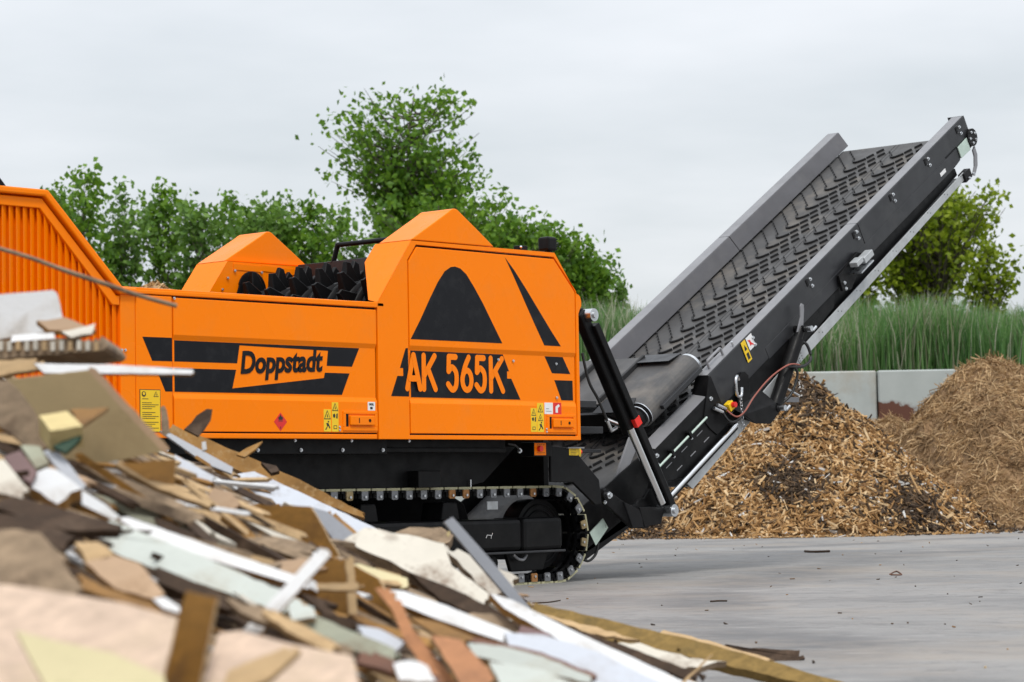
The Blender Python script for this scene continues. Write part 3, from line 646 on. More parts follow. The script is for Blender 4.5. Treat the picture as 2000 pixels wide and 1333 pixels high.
# ---- tracks
TY0, TY1 = 0.38, 0.84
R_T = 0.385; CZ = 0.41; XR, XL = 0.11, -3.7
def track_pt(u):
    """point and heading along the loop; u in metres, starting top left going right"""
    top = XR-XL; arc = pi*R_T
    u %= 2*(top+arc)
    if u < top: return XL+u, CZ+R_T, 0.0
    u -= top
    if u < arc: a = u/R_T; return XR+R_T*sin(a), CZ+R_T*cos(a), a
    u -= arc
    if u < top: return XR-u, CZ-R_T, pi
    u -= top; a = u/R_T; return XL-R_T*sin(a), CZ-R_T*cos(a), pi+a
def make_track():
    tb = MB()
    # frame beam
    tb.prism(pxz([(-3.5, 0.295), (-0.35, 0.285), (-0.35, 0.548), (-3.5, 0.56)], TY0-0.02), pxz([(-3.5, 0.295), (-0.35, 0.285), (-0.35, 0.548), (-3.5, 0.56)], TY1-0.1), BLACK)
    o = tb.build('track_frame', SH, 0.035)
    MB().prism(pxz([(-0.345, 0.278), (0.155, 0.283), (0.155, 0.556), (-0.345, 0.556)], TY0-0.03), pxz([(-0.345, 0.278), (0.155, 0.283), (0.155, 0.556), (-0.345, 0.556)], TY1-0.1), BLACK).build('frame_cover', o, 0.035)
    MB().box((-3.5, TY0-0.045, 0.262), (0.17, TY0-0.01, 0.282), ANTH).build('frame_lip', o, 0.006)
    # scratch marks on the beam
    MB().tube([(-0.80, TY0-0.022, 0.40), (-0.785, TY0-0.022, 0.425), (-0.73, TY0-0.022, 0.42), (-0.72, TY0-0.022, 0.44)], 0.0025, WHT, 4).tube([(-0.735, TY0-0.022, 0.42), (-0.74, TY0-0.022, 0.395)], 0.0025, WHT, 4).build('paint_scratch', o)
    # front wheel, road wheels
    wl = MB().cyl((XR-0.02, TY0+0.18, CZ), (XR-0.02, TY1-0.1, CZ), 0.30, BLACK, 36)
    wl.build('drive_wheel', o, 0.02)
    rng = MB(); seg = 40
    for r in (0.25, 0.2): 
        rng.tube([(XR-0.02+r*cos(2*pi*k/seg), TY0+0.178, CZ+r*sin(2*pi*k/seg)) for k in range(seg+1)], 0.010, BLACK, 6)
    rng.build('wheel_rib', o)
    for x in (-0.62, -1.2, -1.8, -2.4, -3.0): MB().cyl((x, TY0+0.12, 0.155), (x, TY1-0.12, 0.155), 0.11, BLACK, 24).cyl((x, TY0+0.06, 0.19), (x, TY0+0.12, 0.19), 0.05, BLACK, 16).build('road_wheel', o, 0.012)
    hk = MB().prism(pxz([(-0.42, 0.11), (-0.02, 0.11), (0.06, 0.27), (-0.48, 0.27)], TY0+0.05), pxz([(-0.42, 0.11), (-0.02, 0.11), (0.06, 0.27), (-0.48, 0.27)], TY0+0.09), BLACK).build('track_guide', o, 0.01)
    MB().tube(smooth_curve([(-0.42, TY0+0.02, 0.25), (-0.38, TY0+0.0, 0.215), (-0.32, TY0+0.0, 0.21), (-0.26, TY0+0.02, 0.245)]), 0.012, GREYP, 8).build('tow_hook', o)
    for x in (-2.15, -1.22): MB().prism(pxz([(x-0.02, 0.55), (x+0.2, 0.55), (x+0.17, 0.70), (x+0.01, 0.70)], TY0+0.06), pxz([(x-0.02, 0.55), (x+0.2, 0.55), (x+0.17, 0.70), (x+0.01, 0.70)], TY0+0.3), BLACK).build('frame_bracket', o, 0.012)
    MB().box((-0.72, TY0+0.03, 0.63), (-0.59, TY0+0.05, 0.70), GALV).build('galvanised_plate', o, 0.004)
    # chain belt: inner links
    tot = 2*(XR-XL+pi*R_T); pitch = tot/round(tot/0.1655); n = round(tot/pitch)
    ln = MB()
    for k in range(n*2):
        x, z, a = track_pt(k*pitch/2); ca, sa = cos(a), sin(a)
        for yy in (TY0+0.06, TY0+0.14, TY1-0.12):
            V = []
            for lx, ly, lz in ((-.048, 0, -.05), (.048, 0, -.05), (.048, .035, -.05), (-.048, .035, -.05), (-.048, 0, -.012), (.048, 0, -.012), (.048, .035, -.012), (-.048, .035, -.012)):
                V.append((x+lx*ca+lz*sa, yy+ly, z-lx*sa+lz*ca))
            ln.hexa(V, BLACK)
    tag(ln.build('track_chain', o), kind='stuff')
    tabs = []
    for tm in (TABG, TABG, TABB, TABR, TABG, TABB):
        s = MB()
        s.box((-.072, 0.004, -.012), (.072, TY1-TY0, 0.008), BLACK)
        s.box((-.072, 0.0, 0.008), (.072, TY1-TY0, 0.026), CREAM)
        s.prism([(-.03, 0.004, 0.002), (-.03, 0.004, -.055), (-.02, 0.004, -.066), (.03, 0.004, -.066), (.04, 0.004, -.055), (.04, 0.004, 0.002)], [(-.03, -.008, 0.004), (-.03, -.008, -.055), (-.02, -.008, -.066), (.03, -.008, -.066), (.04, -.008, -.055), (.04, -.008, 0.004)], tm)
        s.prism([(-.03, -.008, 0.003), (.04, -.008, 0.003), (.04, .02, 0.027), (-.03, .02, 0.027)], [(-.03, 0.0, 0.0), (.04, 0.0, 0.0), (.04, .025, 0.02), (-.03, .025, 0.02)], CREAM)
        s.cyl((.006, -.02, -.04), (.006, -.008, -.04), 0.011, STEEL, 8)
        tabs.append(s.mesh('shoe'))
    for k in range(n):
        x, z, a = track_pt(k*pitch+0.05)
        ob = bpy.data.objects.new('track_shoe', random.choice(tabs)); link(ob, o); ob.location = (x, TY0, z); ob.rotation_euler = (0, a, 0)
    return o
make_track()
ft = MB().prism(pxz([(-3.7, 0.02), (0.11, 0.02), (0.38, 0.15), (0.49, 0.41), (0.38, 0.68), (0.11, 0.8), (-3.7, 0.8), (-4.05, 0.41)], 1.70), pxz([(-3.7, 0.02), (0.11, 0.02), (0.38, 0.15), (0.49, 0.41), (0.38, 0.68), (0.11, 0.8), (-3.7, 0.8), (-4.05, 0.41)], 2.16), BLACK).build('far_track', SH, 0.02)

# ------------------------------------------------------------------ discharge conveyor, in its own axes: s along, n up from the side wall's top edge
AL = radians(32.188); CE = Vector((cos(AL), 0, sin(AL))); CN = Vector((-sin(AL), 0, cos(AL))); CO = Vector((2.284, 0, 1.8066))
def cv(s, n, y): p = CO+CE*s+CN*n; return (p.x, y, p.z)
def sec(poly, s0, s1, mat, name, parent=SH, bevel=0.004, mb=None):
    """(y,n) section swept along s"""
    m = (mb or MB()).prism([cv(s0, n, y) for y, n in poly], [cv(s1, n, y) for y, n in poly], mat)
    return m if mb else m.build(name, parent, bevel)
def side(poly, y0, y1, mat, name, parent=SH, bevel=0.004):
    """(s,n) outline with thickness across"""
    return MB().prism([cv(s, n, y0) for s, n in poly], [cv(s, n, y1) for s, n in poly], mat).build(name, parent, bevel)
def cbox(s0, s1, n0, n1, y0, y1, mat, mb=None):
    V = [cv(s0,n0,y0),cv(s1,n0,y0),cv(s1,n0,y1),cv(s0,n0,y1),cv(s0,n1,y0),cv(s1,n1,y0),cv(s1,n1,y1),cv(s0,n1,y1)]
    return (mb or MB()).hexa(V, mat)
YN, YF = 0.40, 2.14
def cbolt(s, n, y=YN, sc=1.0):
    o = bolt(cv(s, n, y), SH, sc); return o
# belt with its lugs
bl = MB()
prof = []
top = [(s, -0.195) for s in np.linspace(-2.1, 5.30, 12)]
loop = [(-2.1, -0.195), (5.27, -0.195)] + [(5.27+0.105*sin(radians(a)), -0.30+0.105*cos(radians(a))) for a in range(15, 180, 15)] + [(5.27, -0.405), (-2.1, -0.405)] + [(-2.1-0.105*sin(radians(a)), -0.30-0.105*cos(radians(a))) for a in range(15, 180, 15)]
n = len(loop)
bl.add([cv(s, k, 0.575) for s, k in loop]+[cv(s, k, 1.965) for s, k in loop], [(i, (i+1) % n, n+(i+1) % n, n+i) for i in range(n)], RUBBER, False)
belt = bl.build('conveyor_belt', SH)
MB().cyl(cv(5.27, -0.30, 0.6), cv(5.27, -0.30, 1.94), 0.1, BLACK, 24).build('head_pulley', SH)
def dash_mesh(L, name='cleat'):
    return MB().prism([(-L/2, -0.008, 0), (L/2, -0.008, 0), (L/2-0.006, -0.006, 0.024), (-L/2+0.006, -0.006, 0.024)], [(-L/2, 0.008, 0), (L/2, 0.008, 0), (L/2-0.006, 0.006, 0.024), (-L/2+0.006, 0.006, 0.024)], CLEATM)
D1 = dash_mesh(0.098).mesh('cleat'); D2 = dash_mesh(0.05).mesh('cleat')
arcm = MB()
def arc_mesh():
    pts = [(-0.075, 0.055), (-0.06, 0.02), (-0.035, -0.008), (0.0, -0.012), (0.04, 0.01), (0.085, 0.055)]   # (toward camera, up the belt)
    m = MB(); w = 0.0085
    for a, b in zip(pts[:-1], pts[1:]):
        d = Vector((b[0]-a[0], b[1]-a[1])).normalized(); nn = Vector((-d.y, d.x))*w
        Q = [(a[0]+nn.x, a[1]+nn.y), (a[0]-nn.x, a[1]-nn.y), (b[0]-nn.x, b[1]-nn.y), (b[0]+nn.x, b[1]+nn.y)]
        m.prism([(q[0], q[1], 0) for q in Q], [(q[0], q[1], 0.024) for q in Q], CLEATM)
    return m.mesh('cleat')
AM = arc_mesh()
# local frame of a lug on the belt: x across towards the camera, y up the belt, z out of it
def lug_matrix(s, y, ang):
    X = Vector((0, -1, 0)); Yv = CE; Z = CN
    ca, sa = cos(ang), sin(ang); A = X*ca+Yv*sa; B = -X*sa+Yv*ca; p = Vector(cv(s, -0.196, y))
    return Matrix(((A.x, B.x, Z.x, p.x), (A.y, B.y, Z.y, p.y), (A.z, B.z, Z.z, p.z), (0, 0, 0, 1)))
lugs = []
def row(s):
    # far V: small lugs falling from the far edge, arc, lugs rising to the middle
    for i in range(6): lugs.append((s+0.395-i*0.062, 1.92-i*0.05, radians(-51), D2))
    lugs.append((s-0.02, 1.575, 0, AM))
    for i in range(3): lugs.append((s+0.088+i*0.106, 1.462-i*0.072, radians(55), D1))
    # near V
    for i in range(2): lugs.append((s+0.135-i*0.064, 1.235-i*0.05, radians(-50), D2))
    lugs.append((s-0.01, 1.10, 0, AM))
    for i in range(5): lugs.append((s+0.098+i*0.106, 0.985-i*0.074, radians(55), D1))
s = -1.5
while s < 5.0: row(s); s += 0.215
lugs = [l for l in lugs if l[0] < 5.24]
vis = [l for l in lugs if l[0] > -1.15]; hid = [l for l in lugs if l[0] <= -1.15]
vis.sort(key=lambda l: l[0]+ (0.6 if l[3] is D2 else 0)); parts, rest = vis[:300], vis[300:]+hid
for s_, y_, a_, m_ in parts:
    o = bpy.data.objects.new('cleat', m_); link(o, belt); o.matrix_basis = lug_matrix(s_, y_, a_)
mb = MB()
for s_, y_, a_, m_ in rest:
    M = lug_matrix(s_, y_, a_); mb.add([M @ v.co for v in m_.vertices], [tuple(p.vertices) for p in m_.polygons], CLEATM)
o = mb.build('cleat_rows', belt, fix=False); tag(o, 'smaller rubber lugs further up the belt', kind='stuff')
# centre seam lines of the belt
mb = MB()
cbox(-1.5, 5.27, -0.1955, -0.1925, 1.262, 1.265, CLEATM, mb); cbox(-1.5, 5.27, -0.1955, -0.1925, 1.212, 1.215, CLEATM, mb); mb.build('belt_seam', belt)
# side walls (folded channels)
nearsec = [(0.40, -0.35), (0.40, -0.004), (0.408, 0.0), (0.54, 0.0), (0.60, -0.185), (0.588, -0.185), (0.533, -0.012), (0.415, -0.012), (0.415, -0.35)]
farsec = [(2.54-y, n) for y, n in nearsec]
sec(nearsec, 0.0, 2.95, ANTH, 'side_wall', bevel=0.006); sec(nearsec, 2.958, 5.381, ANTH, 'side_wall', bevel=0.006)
side([(5.381, 0.0), (5.387, 0.0), (5.387, -0.185), (5.381, -0.185)], 0.40, 0.60, ANTH, 'wall_end')
farsec2 = [(2.14, -0.35), (2.14, 0.0), (1.995, 0.0), (1.93, -0.175), (1.945, -0.175), (2.003, -0.012), (2.128, -0.012), (2.128, -0.35)]
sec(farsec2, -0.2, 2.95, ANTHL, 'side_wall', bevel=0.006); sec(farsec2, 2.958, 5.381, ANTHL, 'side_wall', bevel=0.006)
# flange strips, a lighter grey than the walls
sec([(0.412, 0.0), (0.536, 0.0), (0.536, 0.003), (0.412, 0.003)], 0.0, 2.95, GREYP, 'flange_strip', bevel=0); sec([(0.412, 0.0), (0.536, 0.0), (0.536, 0.003), (0.412, 0.003)], 2.958, 5.37, GREYP, 'flange_strip', bevel=0)
for a_, b_ in ((-0.2, 2.95), (2.958, 5.37)): sec([(2.0, 0.0), (2.132, 0.0), (2.132, 0.003), (2.0, 0.003)], a_, b_, GREYP, 'flange_strip', bevel=0)
# clips with bolts along the near wall
for s_ in (5.16, 4.42, 3.62, 2.82, 1.85, 0.72):
    cl = MB(); cbox(s_-0.015, s_+0.02, -0.10, -0.03, YN-0.006, YN+0.002, BLACK, cl); cl.build('clip', SH, 0.003)
    cbolt(s_+0.06, -0.055, YN, 1.5); cbolt(s_+0.055, -0.125, YN, 1.5)
# folded lower strake of the near wall
side([(0.9, -0.24), (5.05, -0.22), (5.05, -0.36), (4.9, -0.375), (0.9, -0.36)], YN-0.004, YN+0.012, ANTH, 'wall_strake')
# head end: slot, zinc plate, bearing disc, hook lever
side([(4.80, -0.205), (5.06, -0.205), (5.06, -0.217), (4.80, -0.217)], YN-0.0055, YN-0.004, BLACK, 'slot', bevel=0)
zp = side([(5.055, -0.215), (5.275, -0.21), (5.275, -0.352), (5.055, -0.345)], YN-0.02, YN-0.006, ZINCG, 'tension_plate')
MB().cyl(cv(5.37, -0.255, YN-0.03), cv(5.37, -0.255, YN+0.02), 0.095, BLACK, 24).build('bearing', SH, 0.006)
for a in range(5): cbolt(5.37+0.06*cos(a*1.26+.4), -0.255+0.06*sin(a*1.26+.4), YN-0.03, 1.2)
MB().cyl(cv(5.30, -0.17, 0.42), cv(5.30, -0.17, 0.55), 0.06, BLACK, 16).build('belt_wiper', SH)
lv = [(5.32, -0.38), (5.38, -0.36), (5.375, -0.46), (5.31, -0.56), (5.20, -0.63), (5.165, -0.60), (5.25, -0.54), (5.31, -0.45)]
side(lv, YN-0.015, YN+0.005, GREYP, 'hook_lever', bevel=0.006)
cb2 = MB(); cbox(4.98, 5.13, -0.60, -0.50, YN-0.03, YN+0.05, BLACK, cb2); cb2.build('rail_clamp', SH, 0.008)
cb2 = MB(); cbox(4.98, 5.13, -0.60, -0.50, 2.10, 2.16, BLACK, cb2); cb2.build('rail_clamp', SH, 0.008)
cbolt(5.05, -0.58, YN-0.03, 1.4); cbolt(5.17, -0.59, YN-0.015, 1.5)
sheetm = MB(); cbox(4.60, 4.72, -0.33, -0.29, YN-0.0065, YN-0.005, WHT, sheetm); sheetm.build('paper_label', SH)
# return guard: side rails and bottom sheet
rA = [(1.62, -0.515), (5.02, -0.495), (5.02, -0.565), (1.62, -0.632)]
side([(1.30, -0.535), (5.02, -0.492), (5.02, -0.57), (1.30, -0.645)], YN-0.006, YN+0.006, GALV, 'guard_rail', bevel=0.003)
side([(-0.84, -0.62), (1.292, -0.535), (1.292, -0.645), (-0.78, -0.735)], YN-0.006, YN+0.006, GALV, 'guard_rail', bevel=0.003)
side([(-0.84, -0.62), (5.02, -0.49), (5.02, -0.57), (-0.78, -0.735)], 2.13, 2.142, GALV, 'guard_rail')
gs = MB().prism([cv(-0.8, -0.69, YN+0.006), cv(5.02, -0.555, YN+0.006), cv(5.02, -0.565, YN+0.006), cv(-0.8, -0.70, YN+0.006)], [cv(-0.8, -0.69, 2.13), cv(5.02, -0.555, 2.13), cv(5.02, -0.565, 2.13), cv(-0.8, -0.70, 2.13)], GALV).build('guard_sheet', SH)
# inner black plate between wall and rail; its colour gives the recess's shade
side([(-0.7, -0.30), (4.7, -0.30), (4.98, -0.42), (4.98, -0.50), (-0.7, -0.64)], YN+0.05, YN+0.06, BLACK, 'dark_recess_plate')
hole = MB()
for i in range(9):
    for dn in (0.0,):
        for j in range(2):
            s_ = 1.75+i*0.40+j*0.05; nn = -0.56+0.0165*(s_-1.62)-0.03*j
            hole.cyl(cv(s_, nn, YN-0.0065), cv(s_, nn, YN-0.0055), 0.007, BLACK, 8)
for i in range(3):
    for j in range(4): hole.cyl(cv(1.22+j*0.05, -0.57-i*0.03, YN-0.0065), cv(1.22+j*0.05, -0.57-i*0.03, YN-0.0055), 0.007, BLACK, 8)
hole.build('rivet_holes', SH)
# lower part of the near wall: wider grey flange, step, black side plates
sec([(0.40, -0.36), (0.40, -0.15), (0.56, -0.12), (0.56, -0.132), (0.412, -0.162), (0.412, -0.36)], -1.04, -0.09, BLACK, 'side_wall', bevel=0.004)
sec([(0.404, -0.1485), (0.556, -0.120), (0.556, -0.117), (0.404, -0.1455)], -1.035, -0.135, GREYP, 'flange_strip', bevel=0)
MB().add([cv(-0.005, 0.0, 0.40), cv(-0.005, 0.0, 0.54), cv(-0.13, -0.122, 0.56), cv(-0.13, -0.147, 0.40)], [(0, 1, 2, 3)], BLACK).build('wall_step', SH)
side([(-0.30, -0.30), (-0.02, -0.02), (0.02, -0.02), (0.02, -0.52), (-0.20, -0.52), (-0.26, -0.42)], YN-0.012, YN+0.01, BLACK, 'gusset')
side([(-1.08, -0.155), (-0.10, -0.155), (0.0, -0.32), (0.0, -0.605), (-0.75, -0.615), (-1.12, -0.45)], YN+0.001, YN+0.02, BLACK, 'side_plate'); side([(0.004, -0.32), (1.85, -0.33), (1.85, -0.42), (0.3, -0.60), (0.004, -0.605)], YN+0.001, YN+0.02, BLACK, 'side_plate')
side([(-2.05, -0.09), (-1.08, -0.16), (-1.12, -0.45), (-1.45, -0.60), (-2.28, -0.44), (-2.3, -0.30)], YN+0.10, YN+0.12, BLACK, 'tail_plate')
side([(-2.05, -0.09), (-0.2, -0.16), (-0.2, -0.6), (-1.45, -0.60), (-2.28, -0.44), (-2.3, -0.30)], 2.02, 2.04, BLACK, 'tail_plate')
MB().prism([cv(-2.35, -0.40, 0.5), cv(-2.28, -0.50, 0.5), cv(-1.2, -0.66, 0.5), cv(-1.0, -0.55, 0.5)], [cv(-2.35, -0.40, 2.04), cv(-2.28, -0.50, 2.04), cv(-1.2, -0.66, 2.04), cv(-1.0, -0.55, 2.04)], BLACK).build('tail_box', SH, 0.01)
MB().prism([on_y(*p, 0.44) for p in ((1152, 1041), (1178, 1013), (1188, 1031), (1164, 1066))], [on_y(*p, 0.44)+Vector((0.004, 0.012, 0)) for p in ((1152, 1041), (1178, 1013), (1188, 1031), (1164, 1066))], ZINCG).build('scraper_plate', SH)
MB().tube(smooth_curve([on_y(*p, 0.5) for p in ((1140, 1094), (1150, 1096), (1160, 1088), (1166, 1076), (1168, 1060))]), 0.012, HOSEB, 6).build('rubber_hose', SH)
# slots with bright edges on the lower plates
sl = MB()
for i in range(6):
    cbox(-1.0+i*0.27, -0.90+i*0.27, -0.375, -0.368, YN-0.003, YN+0.001, GREYP, sl); cbox(-0.88+i*0.24, -0.79+i*0.24, -0.478, -0.47, YN-0.003, YN+0.001, GREYP, sl)
sl.build('slot_edges', SH)
# clamp bars
for s0, s1 in ((-1.15, -0.90), (-0.87, -0.60), (-0.56, -0.27)):
    MB().tube([cv(s0, -0.288, YN-0.03), cv(s1, -0.288, YN-0.03)], 0.012, ZINCG, 8).build('clamp_bar', SH)
    cc = MB(); cbox(s0-0.03, s0+0.005, -0.32, -0.25, YN-0.05, YN, BLACK, cc); cc.build('bar_clamp', SH, 0.004); cbolt(s0-0.012, -0.325, YN-0.03, 1.0)
MB().tube([cv(-1.16, -0.575, YN-0.05), cv(0.06, -0.567, YN-0.05)], 0.022, CHROME, 12).build('guide_rod', SH)
MB().tube([cv(-1.18, -0.61, YN-0.02), cv(0.06, -0.60, YN-0.02)], 0.03, BLACK, 8).build('guide_tube', SH)
for s_, n_ in ((-1.06, -0.20), (-1.10, -0.27)): cbolt(s_, n_, YN-0.002, 1.7)
cbolt(-0.10, -0.19, YN-0.002, 1.7)
# warning stickers on the wall
w = MB(); cbox(0.585, 0.66, -0.215, -0.005, YN-0.009, YN-0.007, YEL, w); ws = w.build('warning_sticker', SH)
w = MB(); cbox(0.675, 0.78, -0.135, -0.005, YN-0.009, YN-0.007, WHT, w); w.build('prohibition_sign', SH)
w = MB(); w.add([cv(.60, -.10, YN-.0095), cv(.645, -.10, YN-.0095), cv(.622, -.04, YN-.0095)], [(0, 1, 2)], INK); cbox(.605, .645, -.195, -.13, YN-.0098, YN-.0092, INK, w); w.build('pictogram', SH, fix=False)
w = MB(); w.add([cv(.69, -.04, YN-.0095), cv(.70, -.03, YN-.0095), cv(.76, -.11, YN-.0095), cv(.75, -.12, YN-.0095)], [(0, 1, 2, 3)], RED); w.build('pictogram', SH, fix=False)
w = MB(); cbox(.705, .73, -.10, -.045, YN-.0105, YN-.0098, RED, w); w.build('pictogram', SH, fix=False)
# grab handle on the flange
MB().tube([cv(0.12, 0.0, 0.46), cv(0.12, 0.07, 0.46), cv(0.13, 0.08, 0.46), cv(0.36, 0.08, 0.46), cv(0.37, 0.07, 0.46), cv(0.37, 0.0, 0.46)], 0.013, GREYP, 8).build('grab_handle', SH)
MB().tube([cv(0.53, 0.0, 0.44), cv(0.53, 0.05, 0.44)], 0.012, STEEL, 8).build('hinge_pin', SH)
# fold cylinder with pins, lever, hoses
fc0, fc1 = cv(1.42, -0.335, YN-0.07), cv(0.62, -0.735, YN-0.07)
v0, v1 = Vector(fc0), Vector(fc1)
MB().cyl(v0+(v1-v0)*0.14, v0+(v1-v0)*0.97, 0.066, BLACK, 20).cyl(v0, v0+(v1-v0)*0.2, 0.045, BLACK, 16).build('fold_cylinder', SH, 0.006)
for v in (v0, v1):
    MB().cyl((v.x, v.y-0.06, v.z), (v.x, v.y+0.09, v.z), 0.035, BLACK, 14).build('cylinder_eye', SH)
    MB().cyl((v.x+0.03, v.y-0.11, v.z), (v.x+0.03, v.y-0.03, v.z), 0.028, STEEL, 12).cyl((v.x+0.05, v.y-0.10, v.z-0.02), (v.x+0.11, v.y-0.10, v.z+0.02), 0.015, STEEL, 10).build('pin', SH)
lvr = [(1.28, -0.33), (1.43, -0.36), (1.545, -0.19), (1.56, -0.15), (1.53, -0.12), (1.49, -0.14), (1.44, -0.22)]
side([(1.33, -0.32), (1.42, -0.36), (1.55, -0.20), (1.575, -0.155), (1.55, -0.125), (1.515, -0.14), (1.46, -0.23)], YN-0.09, YN-0.075, GREYP, 'locking_lever', bevel=0.004)
bk = MB().prism([cv(0.12, -0.50, YN-0.12), cv(0.62, -0.68, YN-0.12), cv(0.64, -0.78, YN-0.12), cv(0.43, -0.80, YN-0.12), cv(0.22, -0.66, YN-0.12)], [cv(0.12, -0.40, YN+0.02), cv(0.62, -0.50, YN+0.02), cv(0.64, -0.62, YN+0.02), cv(0.43, -0.66, YN+0.02), cv(0.22, -0.60, YN+0.02)], BLACK).build('cylinder_bracket', SH, 0.008)
side([(0.28, -0.30), (0.42, -0.22), (0.47, -0.24), (0.50, -0.30), (0.38, -0.55), (0.18, -0.50)], YN-0.03, YN-0.012, BLACK, 'lock_plate', bevel=0.004)
def hp(px, py, y=YN-0.14): return on_y(px, py, y)
hA = smooth_curve([cv(-0.01, -0.37, 0.34), cv(0.0, -0.45, 0.27), cv(0.10, -0.46, 0.24), cv(0.32, -0.42, 0.24), cv(0.62, -0.40, 0.23), cv(0.93, -0.45, 0.23), cv(1.10, -0.55, 0.24)])
MB().tube(hA, 0.008, HOSER, 8).build('hydraulic_hose', SH)
hB = smooth_curve([cv(0.90, -0.44, 0.25), cv(1.12, -0.58, 0.24), cv(1.30, -0.60, 0.25), cv(1.36, -0.48, 0.28), cv(1.33, -0.42, 0.32)])
MB().tube(hB, 0.015, HOSEB, 8).build('hydraulic_hose', SH)
hC = smooth_curve([cv(1.0, -0.48, 0.25), cv(1.02, -0.60, 0.24), cv(0.85, -0.72, 0.26), cv(0.70, -0.74, 0.30)])
MB().tube(hC, 0.014, HOSEB, 8).build('hydraulic_hose', SH)
hD = smooth_curve([cv(-0.06, -0.36, 0.35), cv(-0.07, -0.46, 0.3), cv(0.05, -0.50, 0.28), cv(0.2, -0.46, 0.27), cv(0.34, -0.43, 0.26), cv(0.66, -0.42, 0.25)])
MB().tube(hD, 0.012, HOSEB, 8).build('hydraulic_hose', SH)
for s_ in (-0.06, 0.0): MB().cyl(cv(s_-0.08, -0.27, 0.36), cv(s_, -0.36, 0.35), 0.017, STEEL, 10).build('hose_fitting', SH)
es = MB(); cbox(0.02, 0.10, -0.41, -0.33, YN-0.08, YN-0.02, YEL, es); eo = es.build('stop_box', SH, 0.006)
MB().cyl(cv(0.075, -0.365, YN-0.115), cv(0.075, -0.365, YN-0.08), 0.026, RED, 14).build('stop_button', eo, 0.004)
# shackle and chain
mb = MB(); sh = [cv(0.28, -0.22, 0.32), cv(0.26, -0.17, 0.30), cv(0.20, -0.17, 0.28), cv(0.16, -0.24, 0.28), cv(0.16, -0.32, 0.30), cv(0.21, -0.35, 0.30), cv(0.27, -0.30, 0.31)]
mb.tube(smooth_curve(sh), 0.016, STEEL, 8); mb.build('shackle', SH)
ch = MB(); p0 = Vector(cv(0.20, -0.35, 0.30)); p1 = Vector(cv(0.02, -0.60, 0.30))
p1 = p0+Vector((0.03, 0.0, -0.30))
for i in range(10):
    c = p0.lerp(p1, (i+.5)/10); a = i % 2
    pts = [c+Vector((0.014*cos(t)*(1-a), 0.014*cos(t)*a, 0.022*sin(t))) for t in np.linspace(0, 2*pi, 9)]
    ch.tube(pts, 0.005, STEEL, 5)
tag(ch.build('chain', SH), kind='stuff')
# support bar sticking out beyond the guard with its thin chain
MB().box((4.05, 1.1, 1.62), (4.70, 1.14, 1.67), GREYP).build('prop_bar', SH, 0.004)
MB().tube([(4.0, 1.1, 1.96), (4.35, 1.1, 1.80), (4.70, 1.1, 1.69)], 0.009, STEEL, 5).build('prop_chain', SH)
# work lamp on the wall
side([(2.30, -0.24), (2.42, -0.23), (2.72, -0.20), (2.80, -0.26), (2.64, -0.36), (2.42, -0.46), (2.28, -0.40)], YN-0.05, YN-0.02, BLACK, 'lamp_bracket')
lm = MB(); cbox(2.64, 2.82, -0.30, -0.235, YN-0.16, YN-0.07, GALV, lm); lmo = lm.build('conveyor_lamp', SH, 0.006)
lm = MB(); cbox(2.50, 2.62, -0.26, -0.21, YN-0.16, YN-0.07, GALV, lm); lm.build('lamp_housing', lmo, 0.004)
lm = MB(); cbox(2.48, 2.74, -0.325, -0.312, YN-0.19, YN-0.04, STEEL, lm); lm.build('lamp_plate', lmo)
cbolt(2.34, -0.34, YN-0.05, 1.4); cbolt(2.33, -0.40, YN-0.05, 1.4)
side([(1.30, -0.42), (2.15, -0.33), (2.22, -0.39), (2.14, -0.50), (1.55, -0.55)], YN+0.015, YN+0.03, BLACK, 'gusset')
# ---- overband magnet across the conveyor
ms0, ms1 = -0.78, 0.06; dn, dy, dr = 0.07, 0.63, 0.125
yfar = 2.35
mg = MB(); lp = [(dy, dn+dr), (yfar, dn+dr)]+[(yfar+dr*sin(radians(a)), dn+dr*cos(radians(a))) for a in range(15, 180, 15)]+[(yfar, dn-dr), (dy, dn-dr)]+[(dy-dr*sin(radians(a)), dn-dr*cos(radians(a))) for a in range(15, 180, 15)]
n = len(lp)
mg.add([cv(ms0, k, y) for y, k in lp]+[cv(ms1, k, y) for y, k in lp], [(i, (i+1) % n, n+(i+1) % n, n+i) for i in range(n)], RUBBER, False)
mgo = mg.build('magnet_belt', SH)
for y in (1.06, 1.60, 2.14):
    m = MB(); cbox(ms0+0.03, ms1-0.03, dn+dr, dn+dr+0.045, y, y+0.03, CLEATM, m); m.build('belt_lug', mgo, 0.003)
m = MB(); cbox(ms0+0.12, ms1-0.04, dn-0.03, dn+0.012, dy-dr-0.05, dy-dr-0.008, ANTH, m); m.build('belt_lug', mgo, 0.003)
for s_, r in ((ms0-0.012, dr*0.99), (ms0-0.03, dr*0.9), (ms0-0.05, dr*.86)):
    MB().cyl(cv(s_, dn, dy), cv(s_+0.01, dn, dy), r, STEEL if r != dr*0.9 else BLACK, 28).build('drum_ring', SH)
MB().cyl(cv(ms0-0.17, dn, dy), cv(ms0-0.04, dn, dy), 0.055, BLACK, 20).cyl(cv(ms0-0.11, dn, dy), cv(ms0-0.04, dn, dy), 0.085, BLACK, 20).build('drum_motor', SH, 0.006)
MB().cyl(cv(ms1, dn, dy), cv(ms1+0.03, dn, dy), dr*0.97, STEEL, 28).cyl(cv(ms1+0.03, dn, dy), cv(ms1+0.09, dn, dy), 0.06, ANTH, 18).build('drum_ring', SH)
